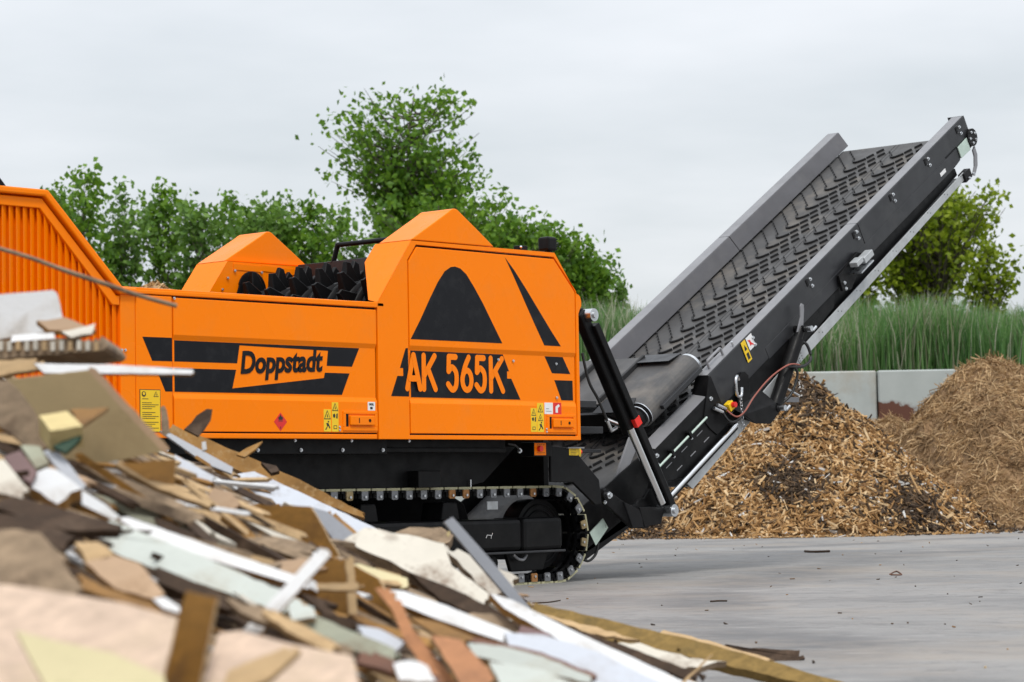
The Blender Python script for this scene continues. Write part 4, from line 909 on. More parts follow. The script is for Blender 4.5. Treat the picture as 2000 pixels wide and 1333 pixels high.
# magnet side frames and guards
m = MB(); cbox(ms0-0.09, ms0-0.05, -0.05, 0.13, 0.72, 2.4, BLACK, m); cbox(ms0-0.09, ms0-0.05, 0.13, 0.14, 0.66, 2.4, ANTH, m); m.build('magnet_frame', SH, 0.004)
m = MB(); cbox(ms1+0.03, ms1+0.07, -0.03, 0.16, 0.72, 2.4, ANTH, m); m.build('magnet_frame', SH, 0.004)
m = MB(); m.add([cv(ms1+0.02, 0.20, 0.68), cv(ms1-0.18, 0.235, 0.68), cv(ms1-0.18, 0.235, 1.05), cv(ms1+0.02, 0.20, 1.12)], [(0, 1, 2, 3)], ANTH); o = m.build('drum_guard', SH, fix=False); sd = o.modifiers.new('s', 'SOLIDIFY'); sd.thickness = 0.006
m = MB(); m.add([cv(ms0-0.10, 0.16, 0.66), cv(ms0+0.05, 0.215, 0.66), cv(ms0+0.05, 0.215, 1.02), cv(ms0-0.10, 0.16, 1.1)], [(0, 1, 2, 3)], ANTH); o = m.build('drum_guard', SH, fix=False); sd = o.modifiers.new('s', 'SOLIDIFY'); sd.thickness = 0.006
MB().tube([cv(ms0-0.12, 0.02, 0.78), cv(ms0-0.12, 0.10, 0.95)], 0.025, STEEL, 8).build('tensioner', SH)
# cross beams in the end frame below the magnet
MB().box((0.35, 0.62, 1.50), (0.95, 2.3, 1.56), ANTH).build('cross_beam', SH, 0.004)
MB().box((0.30, 0.55, 1.27), (0.95, 2.3, 1.33), ANTH).build('cross_beam', SH, 0.004)
MB().box((0.05, 2.0, 0.6), (0.10, 2.4, 1.9), BLACK).box((0.25, 0.45, 1.10), (0.8, 0.9, 1.13), ANTH).build('end_frame_post', SH, 0.004)
MB().box((0.0, 0.42, 0.75), (0.06, 2.1, 1.30), BLACK).build('outfeed_plate', SH)
# grey diagonal strut with rivets
ds = MB().prism([(1.02, 0.52, 0.80), (1.10, 0.52, 0.74), (1.40, 0.52, 1.17), (1.28, 0.52, 1.24)], [(1.02, 0.54, 0.80), (1.10, 0.54, 0.74), (1.40, 0.54, 1.17), (1.28, 0.54, 1.24)], GREYP).build('diagonal_strut', SH, 0.004)
# lift cylinder: sleeve, square tube, chrome rod, red tape, hose
L0, L1 = Vector((0.33, 0.21, 2.25)), Vector((1.40, 0.21, 0.585)); LD = (L1-L0).normalized(); LP = Vector((LD.z, 0, -LD.x))
def lbar(t0, t1, off, hw, y0, y1, mat, name, bevel=0.006):
    a, b = L0+LD*t0+LP*off, L0+LD*t1+LP*off
    return MB().prism([(a.x-LP.x*hw, y0, a.z-LP.z*hw), (a.x+LP.x*hw, y0, a.z+LP.z*hw), (b.x+LP.x*hw, y0, b.z+LP.z*hw), (b.x-LP.x*hw, y0, b.z-LP.z*hw)], [(a.x-LP.x*hw, y1, a.z-LP.z*hw), (a.x+LP.x*hw, y1, a.z+LP.z*hw), (b.x+LP.x*hw, y1, b.z+LP.z*hw), (b.x-LP.x*hw, y1, b.z-LP.z*hw)], mat).build(name, SH, bevel)
LT = (L1-L0).length
up_sign = -1 if LP.z < 0 else 1
lbar(-0.06, 1.15, -0.012*up_sign, 0.056, 0.19, 0.29, BLACK, 'lift_sleeve', 0.02)
lbar(0.10, LT+0.02, 0.042*up_sign, 0.036, 0.15, 0.24, BLACK, 'safety_bar', 0.01)
lbar(1.04, 1.12, 0.042*up_sign, 0.038, 0.147, 0.243, REDT, 'red_tape', 0.0)
a, b = L0+LD*1.10+LP*(-0.035*up_sign), L0+LD*1.88+LP*(-0.035*up_sign)
MB().cyl((a.x, 0.20, a.z), (b.x, 0.20, b.z), 0.036, CHROME, 16).build('lift_rod', SH)
for p in (L0+LP*0.03*up_sign+LD*0.0, L1):
    MB().cyl((p.x, 0.125, p.z), (p.x, 0.33, p.z), 0.055, STEEL, 20).cyl((p.x, 0.108, p.z), (p.x, 0.125, p.z), 0.03, STEEL, 8).build('pin', SH, 0.004)
MB().box((0.26, 0.24, 2.18), (0.36, 0.32, 2.33), BLACK).build('lift_lug', SH, 0.01)
MB().tube(smooth_curve([on_y(1137, 690, 0.14), on_y(1150, 745, 0.12), on_y(1168, 780, 0.12), on_y(1186, 822, 0.13), on_y(1194, 838, 0.16)]), 0.013, HOSEB, 8).build('hydraulic_hose', SH)
MB().tube([on_y(1186, 822, 0.13), on_y(1194, 842, 0.13), on_y(1204, 836, 0.18)], 0.016, STEEL, 8).build('hose_fitting', SH)
# pivot arm plates
arm = [(0.60, 0.79), (0.655, 0.80), (0.885, 0.685), (1.0, 0.635), (1.08, 0.645), (1.12, 0.685), (1.20, 0.70), (1.28, 0.78), (1.33, 0.90), (1.42, 0.80), (1.475, 0.60), (1.40, 0.53), (1.24, 0.435), (1.03, 0.435), (0.60, 0.69), (0.57, 0.74)]
MB().prism(pxz(arm, 0.30), pxz(arm, 0.34), BLACK).build('pivot_arm', SH, 0.008)
MB().prism([(0.90, 0.29, 0.67), (1.0, 0.20, 0.60), (1.08, 0.20, 0.45), (1.02, 0.29, 0.44)], [(0.90, 0.32, 0.67), (1.0, 0.32, 0.60), (1.08, 0.32, 0.45), (1.02, 0.32, 0.44)], ANTH).build('arm_rib', SH, 0.004)
MB().prism([(1.0, 0.20, 0.62), (1.36, 0.20, 0.62), (1.30, 0.20, 0.47), (1.07, 0.20, 0.45)], [(1.0, 0.215, 0.62), (1.36, 0.215, 0.62), (1.30, 0.215, 0.47), (1.07, 0.215, 0.45)], BLACK).build('arm_cover', SH, 0.004)
MB().cyl((0.64, 0.26, 0.735), (0.64, 0.31, 0.735), 0.05, BLACK, 18).build('arm_boss', SH, 0.006); bolt((0.65, 0.26, 0.73), SH, 2.4); bolt((0.635, 0.29, 0.67), SH, 1.3)

# ------------------------------------------------------------------ vegetation
def leaf_mat(name, dark, mid, light):
    m, nt, b = new_mat(name)
    g = nt.nodes.new('ShaderNodeNewGeometry')
    c = ramp(nt, g.outputs['Random Per Island'], [(0.0, dark), (0.5, mid), (1.0, light)])
    nt.links.new(c, b.inputs['Base Color']); setv(b, 'Roughness', 0.5); setv(b, 'Specular IOR Level', 0.3)
    tr = nt.nodes.new('ShaderNodeBsdfTranslucent'); nt.links.new(mixc(nt, 0.5, c, (0.35, 0.5, 0.05), 'MULTIPLY'), tr.inputs[0])
    nt.links.new(mixc(nt, 0.35, c, (0.16, 0.24, 0.02)), tr.inputs[0])
    mx = nt.nodes.new('ShaderNodeMixShader'); mx.inputs[0].default_value = 0.45
    out = [n for n in nt.nodes if n.type == 'OUTPUT_MATERIAL'][0]
    nt.links.new(b.outputs[0], mx.inputs[1]); nt.links.new(tr.outputs[0], mx.inputs[2]); nt.links.new(mx.outputs[0], out.inputs[0])
    return m
LEAF = leaf_mat('leaf_green', (0.06, 0.15, 0.015), (0.13, 0.27, 0.026), (0.23, 0.40, 0.04))
LEAFC = leaf_mat('leaf_cool', (0.08, 0.165, 0.035), (0.15, 0.285, 0.055), (0.24, 0.40, 0.085))
LEAFY = leaf_mat('leaf_yellowgreen', (0.11, 0.165, 0.008), (0.215, 0.295, 0.014), (0.34, 0.42, 0.025))
BARK = pbr('bark', (0.10, 0.085, 0.065), 0.9, var=0.35, scale=8, bmp=0.4, bscale=25)
def leaves_mesh(name, P, size, mat, rng):
    """P (n,3) leaf centres -> bent leaf quads in random attitudes"""
    n = len(P); a = rng.normal(size=(n, 3)); a /= np.linalg.norm(a, axis=1)[:, None]
    b = rng.normal(size=(n, 3)); b -= (a*b).sum(1)[:, None]*a; b /= np.linalg.norm(b, axis=1)[:, None]
    s = (size*rng.uniform(0.6, 1.3, n))[:, None]; c = np.cross(a, b)
    V = np.stack([P-a*s*0.55, P+b*s*0.42+c*s*0.08, P+a*s*0.6, P-b*s*0.42+c*s*0.08], 1).reshape(-1, 3)
    F = np.arange(n*4).reshape(-1, 4)
    return np_mesh(name, V, F, [mat])
def tree(name, label, base, h, rx, z_lo, nb, nleaf, lsize, mat, seed, upright=0.6, lean=0.0, cat='tree', clump=0.26, fork=3, stem_r=0.11, shoot=8, cone=False):
    """trunk with limbs that fill an egg-shaped crown; leaves in clumps along the twigs"""
    rng = np.random.default_rng(seed); base = Vector(base)
    t = empty(name, base); tag(t, label, cat, 'trees on the bank')
    wood = MB(); tips = []; wts = []
    H = h; zc = z_lo+(H-z_lo)*0.5
    tr = []
    stems = fork
    for sI in range(stems):
        a0 = rng.uniform(0, 2*pi); off = rx*0.32*(sI > 0)
        pts = []
        topz = H*(1.0 if sI == 0 else rng.uniform(0.55, 0.92) if cone else rng.uniform(0.66, 0.96))
        for i in range(9):
            f = i/8; w = off*f**0.8
            pts.append(base+RT*(cos(a0)*w+lean*f*H*0.1+rng.normal()*0.05*h*0.1)+FH*(sin(a0)*w)+UPV*(topz*f))
        rad = [stem_r*(1-0.85*i/8)*(1 if sI == 0 else 0.75) for i in range(9)]
        wood.tube(pts, rad, BARK, 7); tr.append(pts)
    for k in range(nb):
        pts = tr[rng.integers(len(tr))]; f = rng.uniform(max(0.12, z_lo/H*0.8), 0.95)
        i = min(7, int(f*8)); p = pts[i].lerp(pts[i+1], f*8-i)
        az = rng.uniform(0, 2*pi); zrel = (p.z-base.z-zc)/((H-z_lo)*0.5)
        reach = rx*sqrt(max(0.06, 1-min(0.97, zrel**2)))*rng.uniform(0.5, 0.95)
        if cone: reach *= (1-min(0.97, (p.z-base.z)/H))**0.6*1.25
        up = reach*upright*rng.uniform(0.5, 1.5)+0.1
        q = p+RT*cos(az)*reach+FH*sin(az)*reach*0.8+UPV*up
        if q.z > base.z+H*1.02: q.z = base.z+H*rng.uniform(0.93, 1.02)
        mid = p.lerp(q, 0.5)-UPV*0.12*reach
        wood.tube([p, mid, q], [stem_r*0.22, stem_r*0.13, stem_r*0.05], BARK, 5)
        for j in range(5):
            ff = 0.4+0.65*rng.random()**0.6; c = p.lerp(q, ff)+Vector(rng.normal(size=3))*reach*0.10
            tips.append(c); wts.append(1.0)
    for pts in tr:
        for j in range(shoot): tips.append(pts[8]-UPV*(rng.random()**1.3)*0.42*H*min(1, 3/H)+Vector(rng.normal(size=3))*0.05)
    T = np.array([tuple(p) for p in tips]); idx = rng.integers(len(T), size=nleaf)
    P = T[idx]+rng.normal(size=(nleaf, 3))*np.array([clump, clump, clump*1.25])*0.95
    tk = wood.build('trunk', t, fix=False)
    cr = bpy.data.objects.new('crown', leaves_mesh('crown', P, lsize, mat, rng)); link(cr, t)
    return t
def rd(px, d): return (px-1000)*d/4750.0
def top_h(py, px, d): return 0.8+((955+0.0175*(1000-px))-py)*d/4750.0
def ptree(name, label, px, py, d, w, z_lo_py, nb, nleaf, mat, seed, ls=0.16, **kw):
    r = rd(px, d); zb = BANK(r, d)-0.1; H = top_h(py, px, d)-zb; zl = max(0.3, top_h(z_lo_py, px, d)-zb)
    tree(name, label, W(r, d, zb), H, w*d/4750/2, zl, nb, nleaf, ls, mat, seed, **kw)
ptree('poplar_tree', 'tall round-headed poplar rising far above the orange hoods', 806, 180, 72, 330, 430, 430, 8600, LEAF, 3, ls=0.18, upright=0.40, clump=0.17, fork=5, stem_r=0.13)
ptree('poplar_tree', 'bushy lower poplar at the foot of the tall tree, behind the near hood', 860, 400, 70, 330, 560, 240, 4200, LEAF, 4, ls=0.18, clump=0.16)
YT = [(165, 332, 120, 'young tree with the highest leafy tip, beside the louvred hopper'), (245, 372, 110, 'young tree second from the louvred hopper, just right of the highest tip'),
      (318, 372, 105, 'young tree with twin pointed tips midway between hopper and rear hood'), (385, 405, 100, 'low young tree directly left of the rear orange hood'),
      (455, 388, 120, 'young tree rising straight behind the rear orange hood'), (545, 400, 110, 'young tree right behind the peak of the rear hood'),
      (610, 398, 105, 'slim young tree behind the rotor teeth'), (668, 410, 100, 'young tree behind the black hand bar'), (110, 375, 90, 'young tree partly hidden by the sloping hopper rail'), (500, 420, 110, 'low young tree between the two tips behind the rear hood')]
for i, (px, py, w, lb) in enumerate(YT):
    ptree('young_tree', lb, px, py, 62+(i % 3)*2.2, w*1.85, 590, 110, 1900, LEAFC if i % 2 else LEAF, 20+i, ls=0.165, upright=1.7, clump=0.125, fork=7, stem_r=0.04, shoot=22, cone=True)
RTR = [(1000, 430, 150, 'leafy tree right of the tall poplar behind the near hood'), (1065, 452, 130, 'dense tree behind the black roof lamp'), (1130, 478, 120, 'tree above the upper end of the lift cylinder'), (1175, 525, 90, 'lowest tree of the group, left of the conveyor'), (1212, 548, 40, 'thin sapling standing alone left of the conveyor wall'), (935, 450, 140, 'dense green tree directly behind the near hood peak')]
for i, (px, py, w, lb) in enumerate(RTR):
    if i == 4: ptree('sapling', lb, px, py, 60, w, 590, 16, 420, LEAFC, 50+i, ls=0.10, upright=1.5, clump=0.1, fork=1, stem_r=0.03)
    else: ptree('bushy_tree', lb, px, py, 64+i, w, 610, 120, 2500, LEAF, 50+i, ls=0.17, upright=1.2, clump=0.17, fork=6, stem_r=0.08, shoot=16)
ptree('lime_tree', 'yellow-green tree under the raised end of the conveyor', 1815, 388, 75, 290, 650, 380, 8600, LEAFY, 80, ls=0.185, upright=1.3, clump=0.17, fork=4, stem_r=0.16)
ptree('lime_tree', 'smaller yellow-green tree at the right edge of the foliage', 1935, 480, 73, 120, 650, 90, 1600, LEAFY, 81, ls=0.17, upright=1.2, clump=0.15, fork=3, stem_r=0.08)
ptree('lime_tree', 'yellow-green tree partly hidden by the conveyor guard rail', 1690, 480, 74, 170, 650, 130, 3000, LEAFY, 82, ls=0.17, upright=1.0, clump=0.16, fork=3, stem_r=0.09)

# reeds on the bank
def reeds():
    rng = np.random.default_rng(5); n = 140000
    r = rng.uniform(-24, 24, n); d = rng.uniform(50.55, 60.5, n)
    base = np.array([tuple(W(a, b, BANK(a, b)-0.05)) for a, b in zip(r, d)])
    cl = np.sin(r*1.9+d*0.7)*np.sin(r*0.7-d*1.1); hgt = rng.uniform(1.0, 1.5, n)*(1.0+0.14*np.sin(r*0.8+d*0.5)+0.1*cl); dead = rng.random(n) < 0.13+0.16*(cl > 0.2)
    hgt = np.where(dead, hgt*1.06, hgt)
    lean = rng.normal(size=(n, 2))*0.16+np.array([0.06, 0.02])
    wd = rng.uniform(0.006, 0.017, n); rt = np.array([RT.x, RT.y, 0]); az = rng.uniform(0, pi, n)
    side_ = np.stack([np.cos(az), np.sin(az), np.zeros(n)], 1)*wd[:, None]
    ln = np.stack([lean[:, 0], lean[:, 1], np.zeros(n)], 1)
    mid = base+ln*(hgt*0.35)[:, None]+np.array([0, 0, 1])*(hgt*0.6)[:, None]
    tip = base+ln*(hgt*1.0)[:, None]+np.array([0, 0, 1])*hgt[:, None]
    V = np.stack([base-side_, base+side_, mid+side_*0.9, mid-side_*0.9, tip+side_*0.15, tip-side_*0.15], 1).reshape(-1, 3)
    k = np.arange(n)[:, None]*6
    F = np.concatenate([k+np.array([[0, 1, 2, 3]]), k+np.array([[3, 2, 4, 5]])], 1).reshape(-1, 4)
    g = leaf_mat('reed_green', (0.06, 0.155, 0.05), (0.115, 0.255, 0.08), (0.2, 0.36, 0.12)); dm = leaf_mat('reed_dry', (0.24, 0.25, 0.15), (0.38, 0.38, 0.27), (0.55, 0.54, 0.44))
    me = np_mesh('reeds', V, F, [g, dm], np.repeat(dead.astype(int), 2))
    o = bpy.data.objects.new('reeds', me); COL.objects.link(o); tag(o, 'tall green reeds with pale dry stalks along the top of the wall', 'reeds', kind='stuff')
reeds()

# ------------------------------------------------------------------ heaps in the yard
def island_mat(name, stops, rough=0.85, patch=None):
    m, nt, b = new_mat(name); g = nt.nodes.new('ShaderNodeNewGeometry')
    c = ramp(nt, g.outputs['Random Per Island'], stops)
    c = mixc(nt, ramp(nt, noise(nt, 14, 4), [(0.4, (0, 0, 0)), (0.75, (0.5,)*3)]), c, (0.12, 0.07, 0.035))
    if patch: c = mixc(nt, ramp(nt, noise(nt, patch[1], 5, 0.6), [(0.42, (0, 0, 0)), (0.62, (patch[2],)*3)]), c, patch[0])
    nt.links.new(c, b.inputs['Base Color']); setv(b, 'Roughness', rough); setv(b, 'Specular IOR Level', 0.25); return m
def boxes_np(P, dims, rng, flat=None, fl=0.75):
    """n boxes: centres, half sizes, random rotation, optional surface normals to lie along"""
    n = len(P); a = rng.normal(size=(n, 3))
    if flat is not None:
        a -= (a*flat).sum(1)[:, None]*flat*fl
    a /= np.linalg.norm(a, axis=1)[:, None]
    b = rng.normal(size=(n, 3)); b -= (a*b).sum(1)[:, None]*a; b /= np.linalg.norm(b, axis=1)[:, None]; c = np.cross(a, b)
    sg = np.array([(-1,-1,-1),(1,-1,-1),(1,1,-1),(-1,1,-1),(-1,-1,1),(1,-1,1),(1,1,1),(-1,1,1)], float)
    tp = np.where(sg[:, 0] > 0, 0.55, 1.0)      # chips taper to one end
    V = P[:, None, :]+a[:, None, :]*(sg[None, :, 0]*dims[:, None, 0])[..., None]+b[:, None, :]*(sg[None, :, 1]*tp*dims[:, None, 1])[..., None]+c[:, None, :]*(sg[None, :, 2]*dims[:, None, 2])[..., None]
    F = (np.arange(n)[:, None, None]*8+np.array(BOXF)[None]).reshape(-1, 4)
    return V.reshape(-1, 3), F
def heap(fn, rr, dd, nr, nd):
    V = []; 
    for d in np.linspace(*dd, nd):
        for r in np.linspace(*rr, nr): V.append(tuple(W(r, d, fn(r, d))))
    F = [(j*nr+i, j*nr+i+1, (j+1)*nr+i+1, (j+1)*nr+i) for j in range(nd-1) for i in range(nr-1)]
    return np.array(V), np.array(F)
def scatter(fn, rr, dd, n, rng, front=None):
    out = []; nrm = []
    while len(out) < n:
        r = rng.uniform(*rr); d = rng.uniform(*dd); h = fn(r, d)
        if h < 0.012 and rng.random() > 0.02: continue
        e = 0.05; g = Vector((-(fn(r+e, d)-h)/e, -(fn(r, d+e)-h)/e, 1)).normalized()
        w = RT*g.x+FH*g.y+UPV*g.z
        out.append(tuple(W(r, d, h))); nrm.append(tuple(w))
    return np.array(out), np.array(nrm)
def wob(r, d, a, f, s=0): return a*(sin(r*f+s)*cos(d*f*1.3+s*2)+0.5*sin(r*f*2.7+d*f*1.9+s))
def chip_h(r, d):
    q = hypot((r-4.55)/3.18, (d-39.7)/3.15)
    if r < 4.55: q = hypot((r-4.55)/3.05, (d-39.7)/3.15)
    h = 2.72*(1.0-q) if q > 0.12 else 2.72*(0.88+0.06-(q*q)*4.2)
    return max(-0.05, h+wob(r, d, 0.09, 2.3) if q < 1 else -0.05)
def chip_pile():
    rng = np.random.default_rng(9)
    V, F = heap(chip_h, (1.0, 8.2), (36.2, 43.4), 90, 70)
    base = pbr('chip_base', (0.10, 0.055, 0.022), 0.95, var=0.5, scale=5)
    P, Nn = scatter(chip_h, (1.2, 8.1), (36.3, 41.2), 27000, rng)
    P = P+Nn*rng.uniform(-0.01, 0.06, (len(P), 1))
    L = rng.gamma(2.0, 0.027, len(P))+0.022; dims = np.stack([L, rng.uniform(0.008, 0.026, len(P)), rng.uniform(0.004, 0.012, len(P))], 1)
    # ragged spill on the concrete along the foot
    ang = rng.uniform(-pi, 0, 2600); rad = 3.12+np.abs(rng.normal(size=2600))*0.28
    S = np.array([tuple(W(4.55+cos(a)*q_, 39.7+sin(a)*q_, 0.012)) for a, q_ in zip(ang, rad)])
    P = np.concatenate([P, S]); Nn = np.concatenate([Nn, np.tile([0, 0, 1.0], (2600, 1))])
    L = np.concatenate([L, rng.gamma(1.6, 0.018, 2600)+0.01]); dims = np.concatenate([dims, np.stack([L[-2600:], rng.uniform(0.005, 0.016, 2600), rng.uniform(0.003, 0.008, 2600)], 1)])
    V2, F2 = boxes_np(P, dims, rng, Nn)
    # patches of dark chips, more of them towards the right, and pale chips
    rcam = np.array([(Vector(p)-CAM).dot(RT) for p in P]); dcam = np.array([(Vector(p)-CAM).dot(FH) for p in P]); z = P[:, 2]
    patch = np.sin(rcam*2.1+z*1.7+0.6)*np.sin(z*2.6-rcam*1.1+1.0)+rng.normal(size=len(P))*0.35
    edge = np.maximum(0, (rcam-4.6)/3.0)*0.55
    dark = (patch > 0.52) | (rng.random(len(P)) < 0.10+edge*0.6*(patch > -0.1))
    white = rng.random(len(P)) < 0.022; col = np.where(dark, 1, 0); col = np.where(white, 2, col)
    m1 = island_mat('chips_tan', [(0.0, (0.15, 0.075, 0.028)), (0.35, (0.34, 0.185, 0.068)), (0.7, (0.53, 0.32, 0.135)), (1.0, (0.72, 0.54, 0.32))])
    m2 = island_mat('chips_dark', [(0.0, (0.018, 0.014, 0.012)), (0.6, (0.06, 0.042, 0.028)), (1.0, (0.16, 0.10, 0.055))])
    m3 = island_mat('chips_white', [(0.0, (0.55, 0.53, 0.50)), (1.0, (0.72, 0.72, 0.70))])
    mi = np.concatenate([np.zeros(len(F), int), np.repeat(col+1, 6)])
    me = np_mesh('wood_chips', np.concatenate([V, V2]), np.concatenate([F, F2+len(V)]), [base, m1, m2, m3], mi)
    o = bpy.data.objects.new('wood_chip_heap', me); COL.objects.link(o); tag(o, 'cone of shredded tan wood chips below the conveyor', 'wood chips', kind='stuff')
chip_pile()
def straw_h(r, d):
    q = hypot((r-8.6)/2.75, (d-43.6)/3.6); h = 2.93*(1-q**1.45) if q < 1 else -0.05
    q2 = hypot((r-10.8)/2.8, (d-43.0)/3.4); h2 = 2.55*(1-q2**1.3) if q2 < 1 else -0.05
    q3 = hypot((r-6.9)/1.9, (d-44.6)/2.6); h3 = 1.9*(1-q3**1.6) if q3 < 1 else -0.05
    return max(-0.05, max(h, h2, h3)+wob(r, d, 0.09, 2.0, 1.0)+wob(r, d, 0.06, 5.1, 2.0)+wob(r, d, 0.03, 11.0, 0.4))
def straw_pile():
    rng = np.random.default_rng(14)
    V, F = heap(straw_h, (4.6, 13.4), (39.4, 47.6), 80, 70)
    P, Nn = scatter(straw_h, (4.8, 13.3), (39.6, 46.0), 42000, rng); n = len(P)
    P = P+Nn*rng.uniform(-0.02, 0.05, (n, 1))
    a = rng.normal(size=(n, 3)); a -= (a*Nn).sum(1)[:, None]*Nn*0.7; a /= np.linalg.norm(a, axis=1)[:, None]
    b = np.cross(a, rng.normal(size=(n, 3))); b /= np.linalg.norm(b, axis=1)[:, None]
    L = rng.uniform(0.06, 0.24, n)[:, None]; w = rng.uniform(0.004, 0.010, n)[:, None]; bend = np.array([0, 0, -1.0])*rng.uniform(0, 0.06, (n, 1))
    V2 = np.stack([P-a*L-b*w+bend, P-a*L+b*w+bend, P+b*w, P-b*w, P+a*L+b*w*0.6+bend, P+a*L-b*w*0.6+bend], 1).reshape(-1, 3)
    k = np.arange(n)[:, None]*6; F2 = np.concatenate([k+np.array([[0, 1, 2, 3]]), k+np.array([[3, 2, 4, 5]])], 1).reshape(-1, 4)
    m0 = pbr('straw_base', (0.25, 0.155, 0.08), 0.95, var=0.5, scale=3, bmp=0.6, bscale=14)
    m1 = island_mat('straw', [(0.0, (0.26, 0.155, 0.07)), (0.5, (0.47, 0.305, 0.15)), (1.0, (0.68, 0.49, 0.28))], patch=((0.13, 0.075, 0.038), 1.1, 0.6))
    me = np_mesh('straw', np.concatenate([V, V2]), np.concatenate([F, F2+len(V)]), [m0, m1], np.concatenate([np.zeros(len(F), int), np.ones(len(F2), int)]))
    o = bpy.data.objects.new('straw_heap', me); COL.objects.link(o); tag(o, 'brown heap of straw and shredded bark at the right edge', 'straw', kind='stuff')
straw_pile()
def saw_h(r, d):
    q = hypot((r+5.4)/2.6, (d-36.5)/3.2); return max(-0.05, 3.98*(1-q**1.5)+wob(r, d, 0.06, 3.0) if q < 1 else -0.05)
def saw_pile():
    rng = np.random.default_rng(24)
    V, F = heap(saw_h, (-8.2, -2.6), (33, 40), 50, 50)
    P, Nn = scatter(saw_h, (-6.6, -3.6), (33.2, 37.5), 4500, rng)
    dims = np.stack([rng.uniform(0.03, 0.09, len(P)), rng.uniform(0.012, 0.03, len(P)), rng.uniform(0.005, 0.012, len(P))], 1)
    V2, F2 = boxes_np(P, dims, rng, Nn)
    m1 = bpy.data.materials['chips_tan']; b0 = bpy.data.materials['straw_base']
    me = np_mesh('sawn_chips', np.concatenate([V, V2]), np.concatenate([F, F2+len(V)]), [b0, m1], np.concatenate([np.zeros(len(F), int), np.ones(len(F2), int)]))
    o = bpy.data.objects.new('far_chip_heap', me); COL.objects.link(o); tag(o, 'tip of a tan chip heap showing behind the hopper rim', 'wood chips', kind='stuff')
saw_pile()

# ------------------------------------------------------------------ heap of waste boards in the foreground
def sp(x, k=6.0): return math.log1p(math.exp(min(40, k*x)))/k
def scrap_h(r, d):
    g = np.interp(d, [2.2, 3.2, 4.5, 6.0, 7.5, 9.0, 11.0, 12.8, 14.2, 15.5], [0.45, 0.62, 0.76, 1.0, 1.18, 1.1, 0.96, 0.85, 0.45, 0.0])
    rr = np.interp(d, [3, 8, 11, 14], [0.75, 0.8, 0.95, 0.6])
    h = 0.45*sp(rr-r)*g
    return float(min(h, 1.42+0.1*(-r-1.5))) - 0.015
def hit(px, py, dmax=15.5):
    """where the line of sight meets the heap or the yard"""
    v = ray(px, py); k = v.dot(FH)
    d = 2.4
    while d < 40:
        p = CAM+v*(d/k); r = (p-CAM).dot(RT)
        hh = scrap_h(r, d) if d < dmax else 0.0
        if p.z <= max(hh, 0.0): return p, d
        d += 0.04
    return None, None
def wood_mat(name, col, var=0.18, rough=0.75, grain=True, stain=None, spec=0.3):
    m, nt, b = new_mat(name)
    tc = nt.nodes.new('ShaderNodeTexCoord'); oi = nt.nodes.new('ShaderNodeObjectInfo')
    n1 = noise(nt, 5, 6, 0.6, stretch=(1.2, 6, 9) if grain else None)
    c = ramp(nt, n1, [(0.3, tuple(x*(1-var) for x in col)), (0.7, tuple(min(1, x*(1+var)) for x in col))])
    # each board has its own tone
    tone = ramp(nt, oi.outputs['Random'], [(0, (0.82, 0.82, 0.82)), (1, (1.08, 1.08, 1.08))]); c = mixc(nt, 1.0, c, tone, 'MULTIPLY')
    if stain:
        sc, amt, scl = stain; c = mixc(nt, ramp(nt, noise(nt, scl, 7, 0.68), [(0.52, (0, 0, 0)), (0.66, (amt,)*3)]), c, sc)
    fib = noise(nt, 22, 5, 0.7, stretch=(0.5, 3, 5))
    c = mixc(nt, ramp(nt, fib, [(0.52, (0, 0, 0)), (0.72, (0.28 if grain else 0.12,)*3)]), c, tuple(x*0.45 for x in col))
    c = mixc(nt, ramp(nt, noise(nt, 7, 8, 0.75), [(0.58, (0, 0, 0)), (0.70, (0.35,)*3)]), c, (0.11, 0.07, 0.04))
    nt.links.new(c, b.inputs['Base Color']); setv(b, 'Roughness', rough); setv(b, 'Specular IOR Level', spec)
    bump(nt, b, fib, 0.3, 0.004); return m
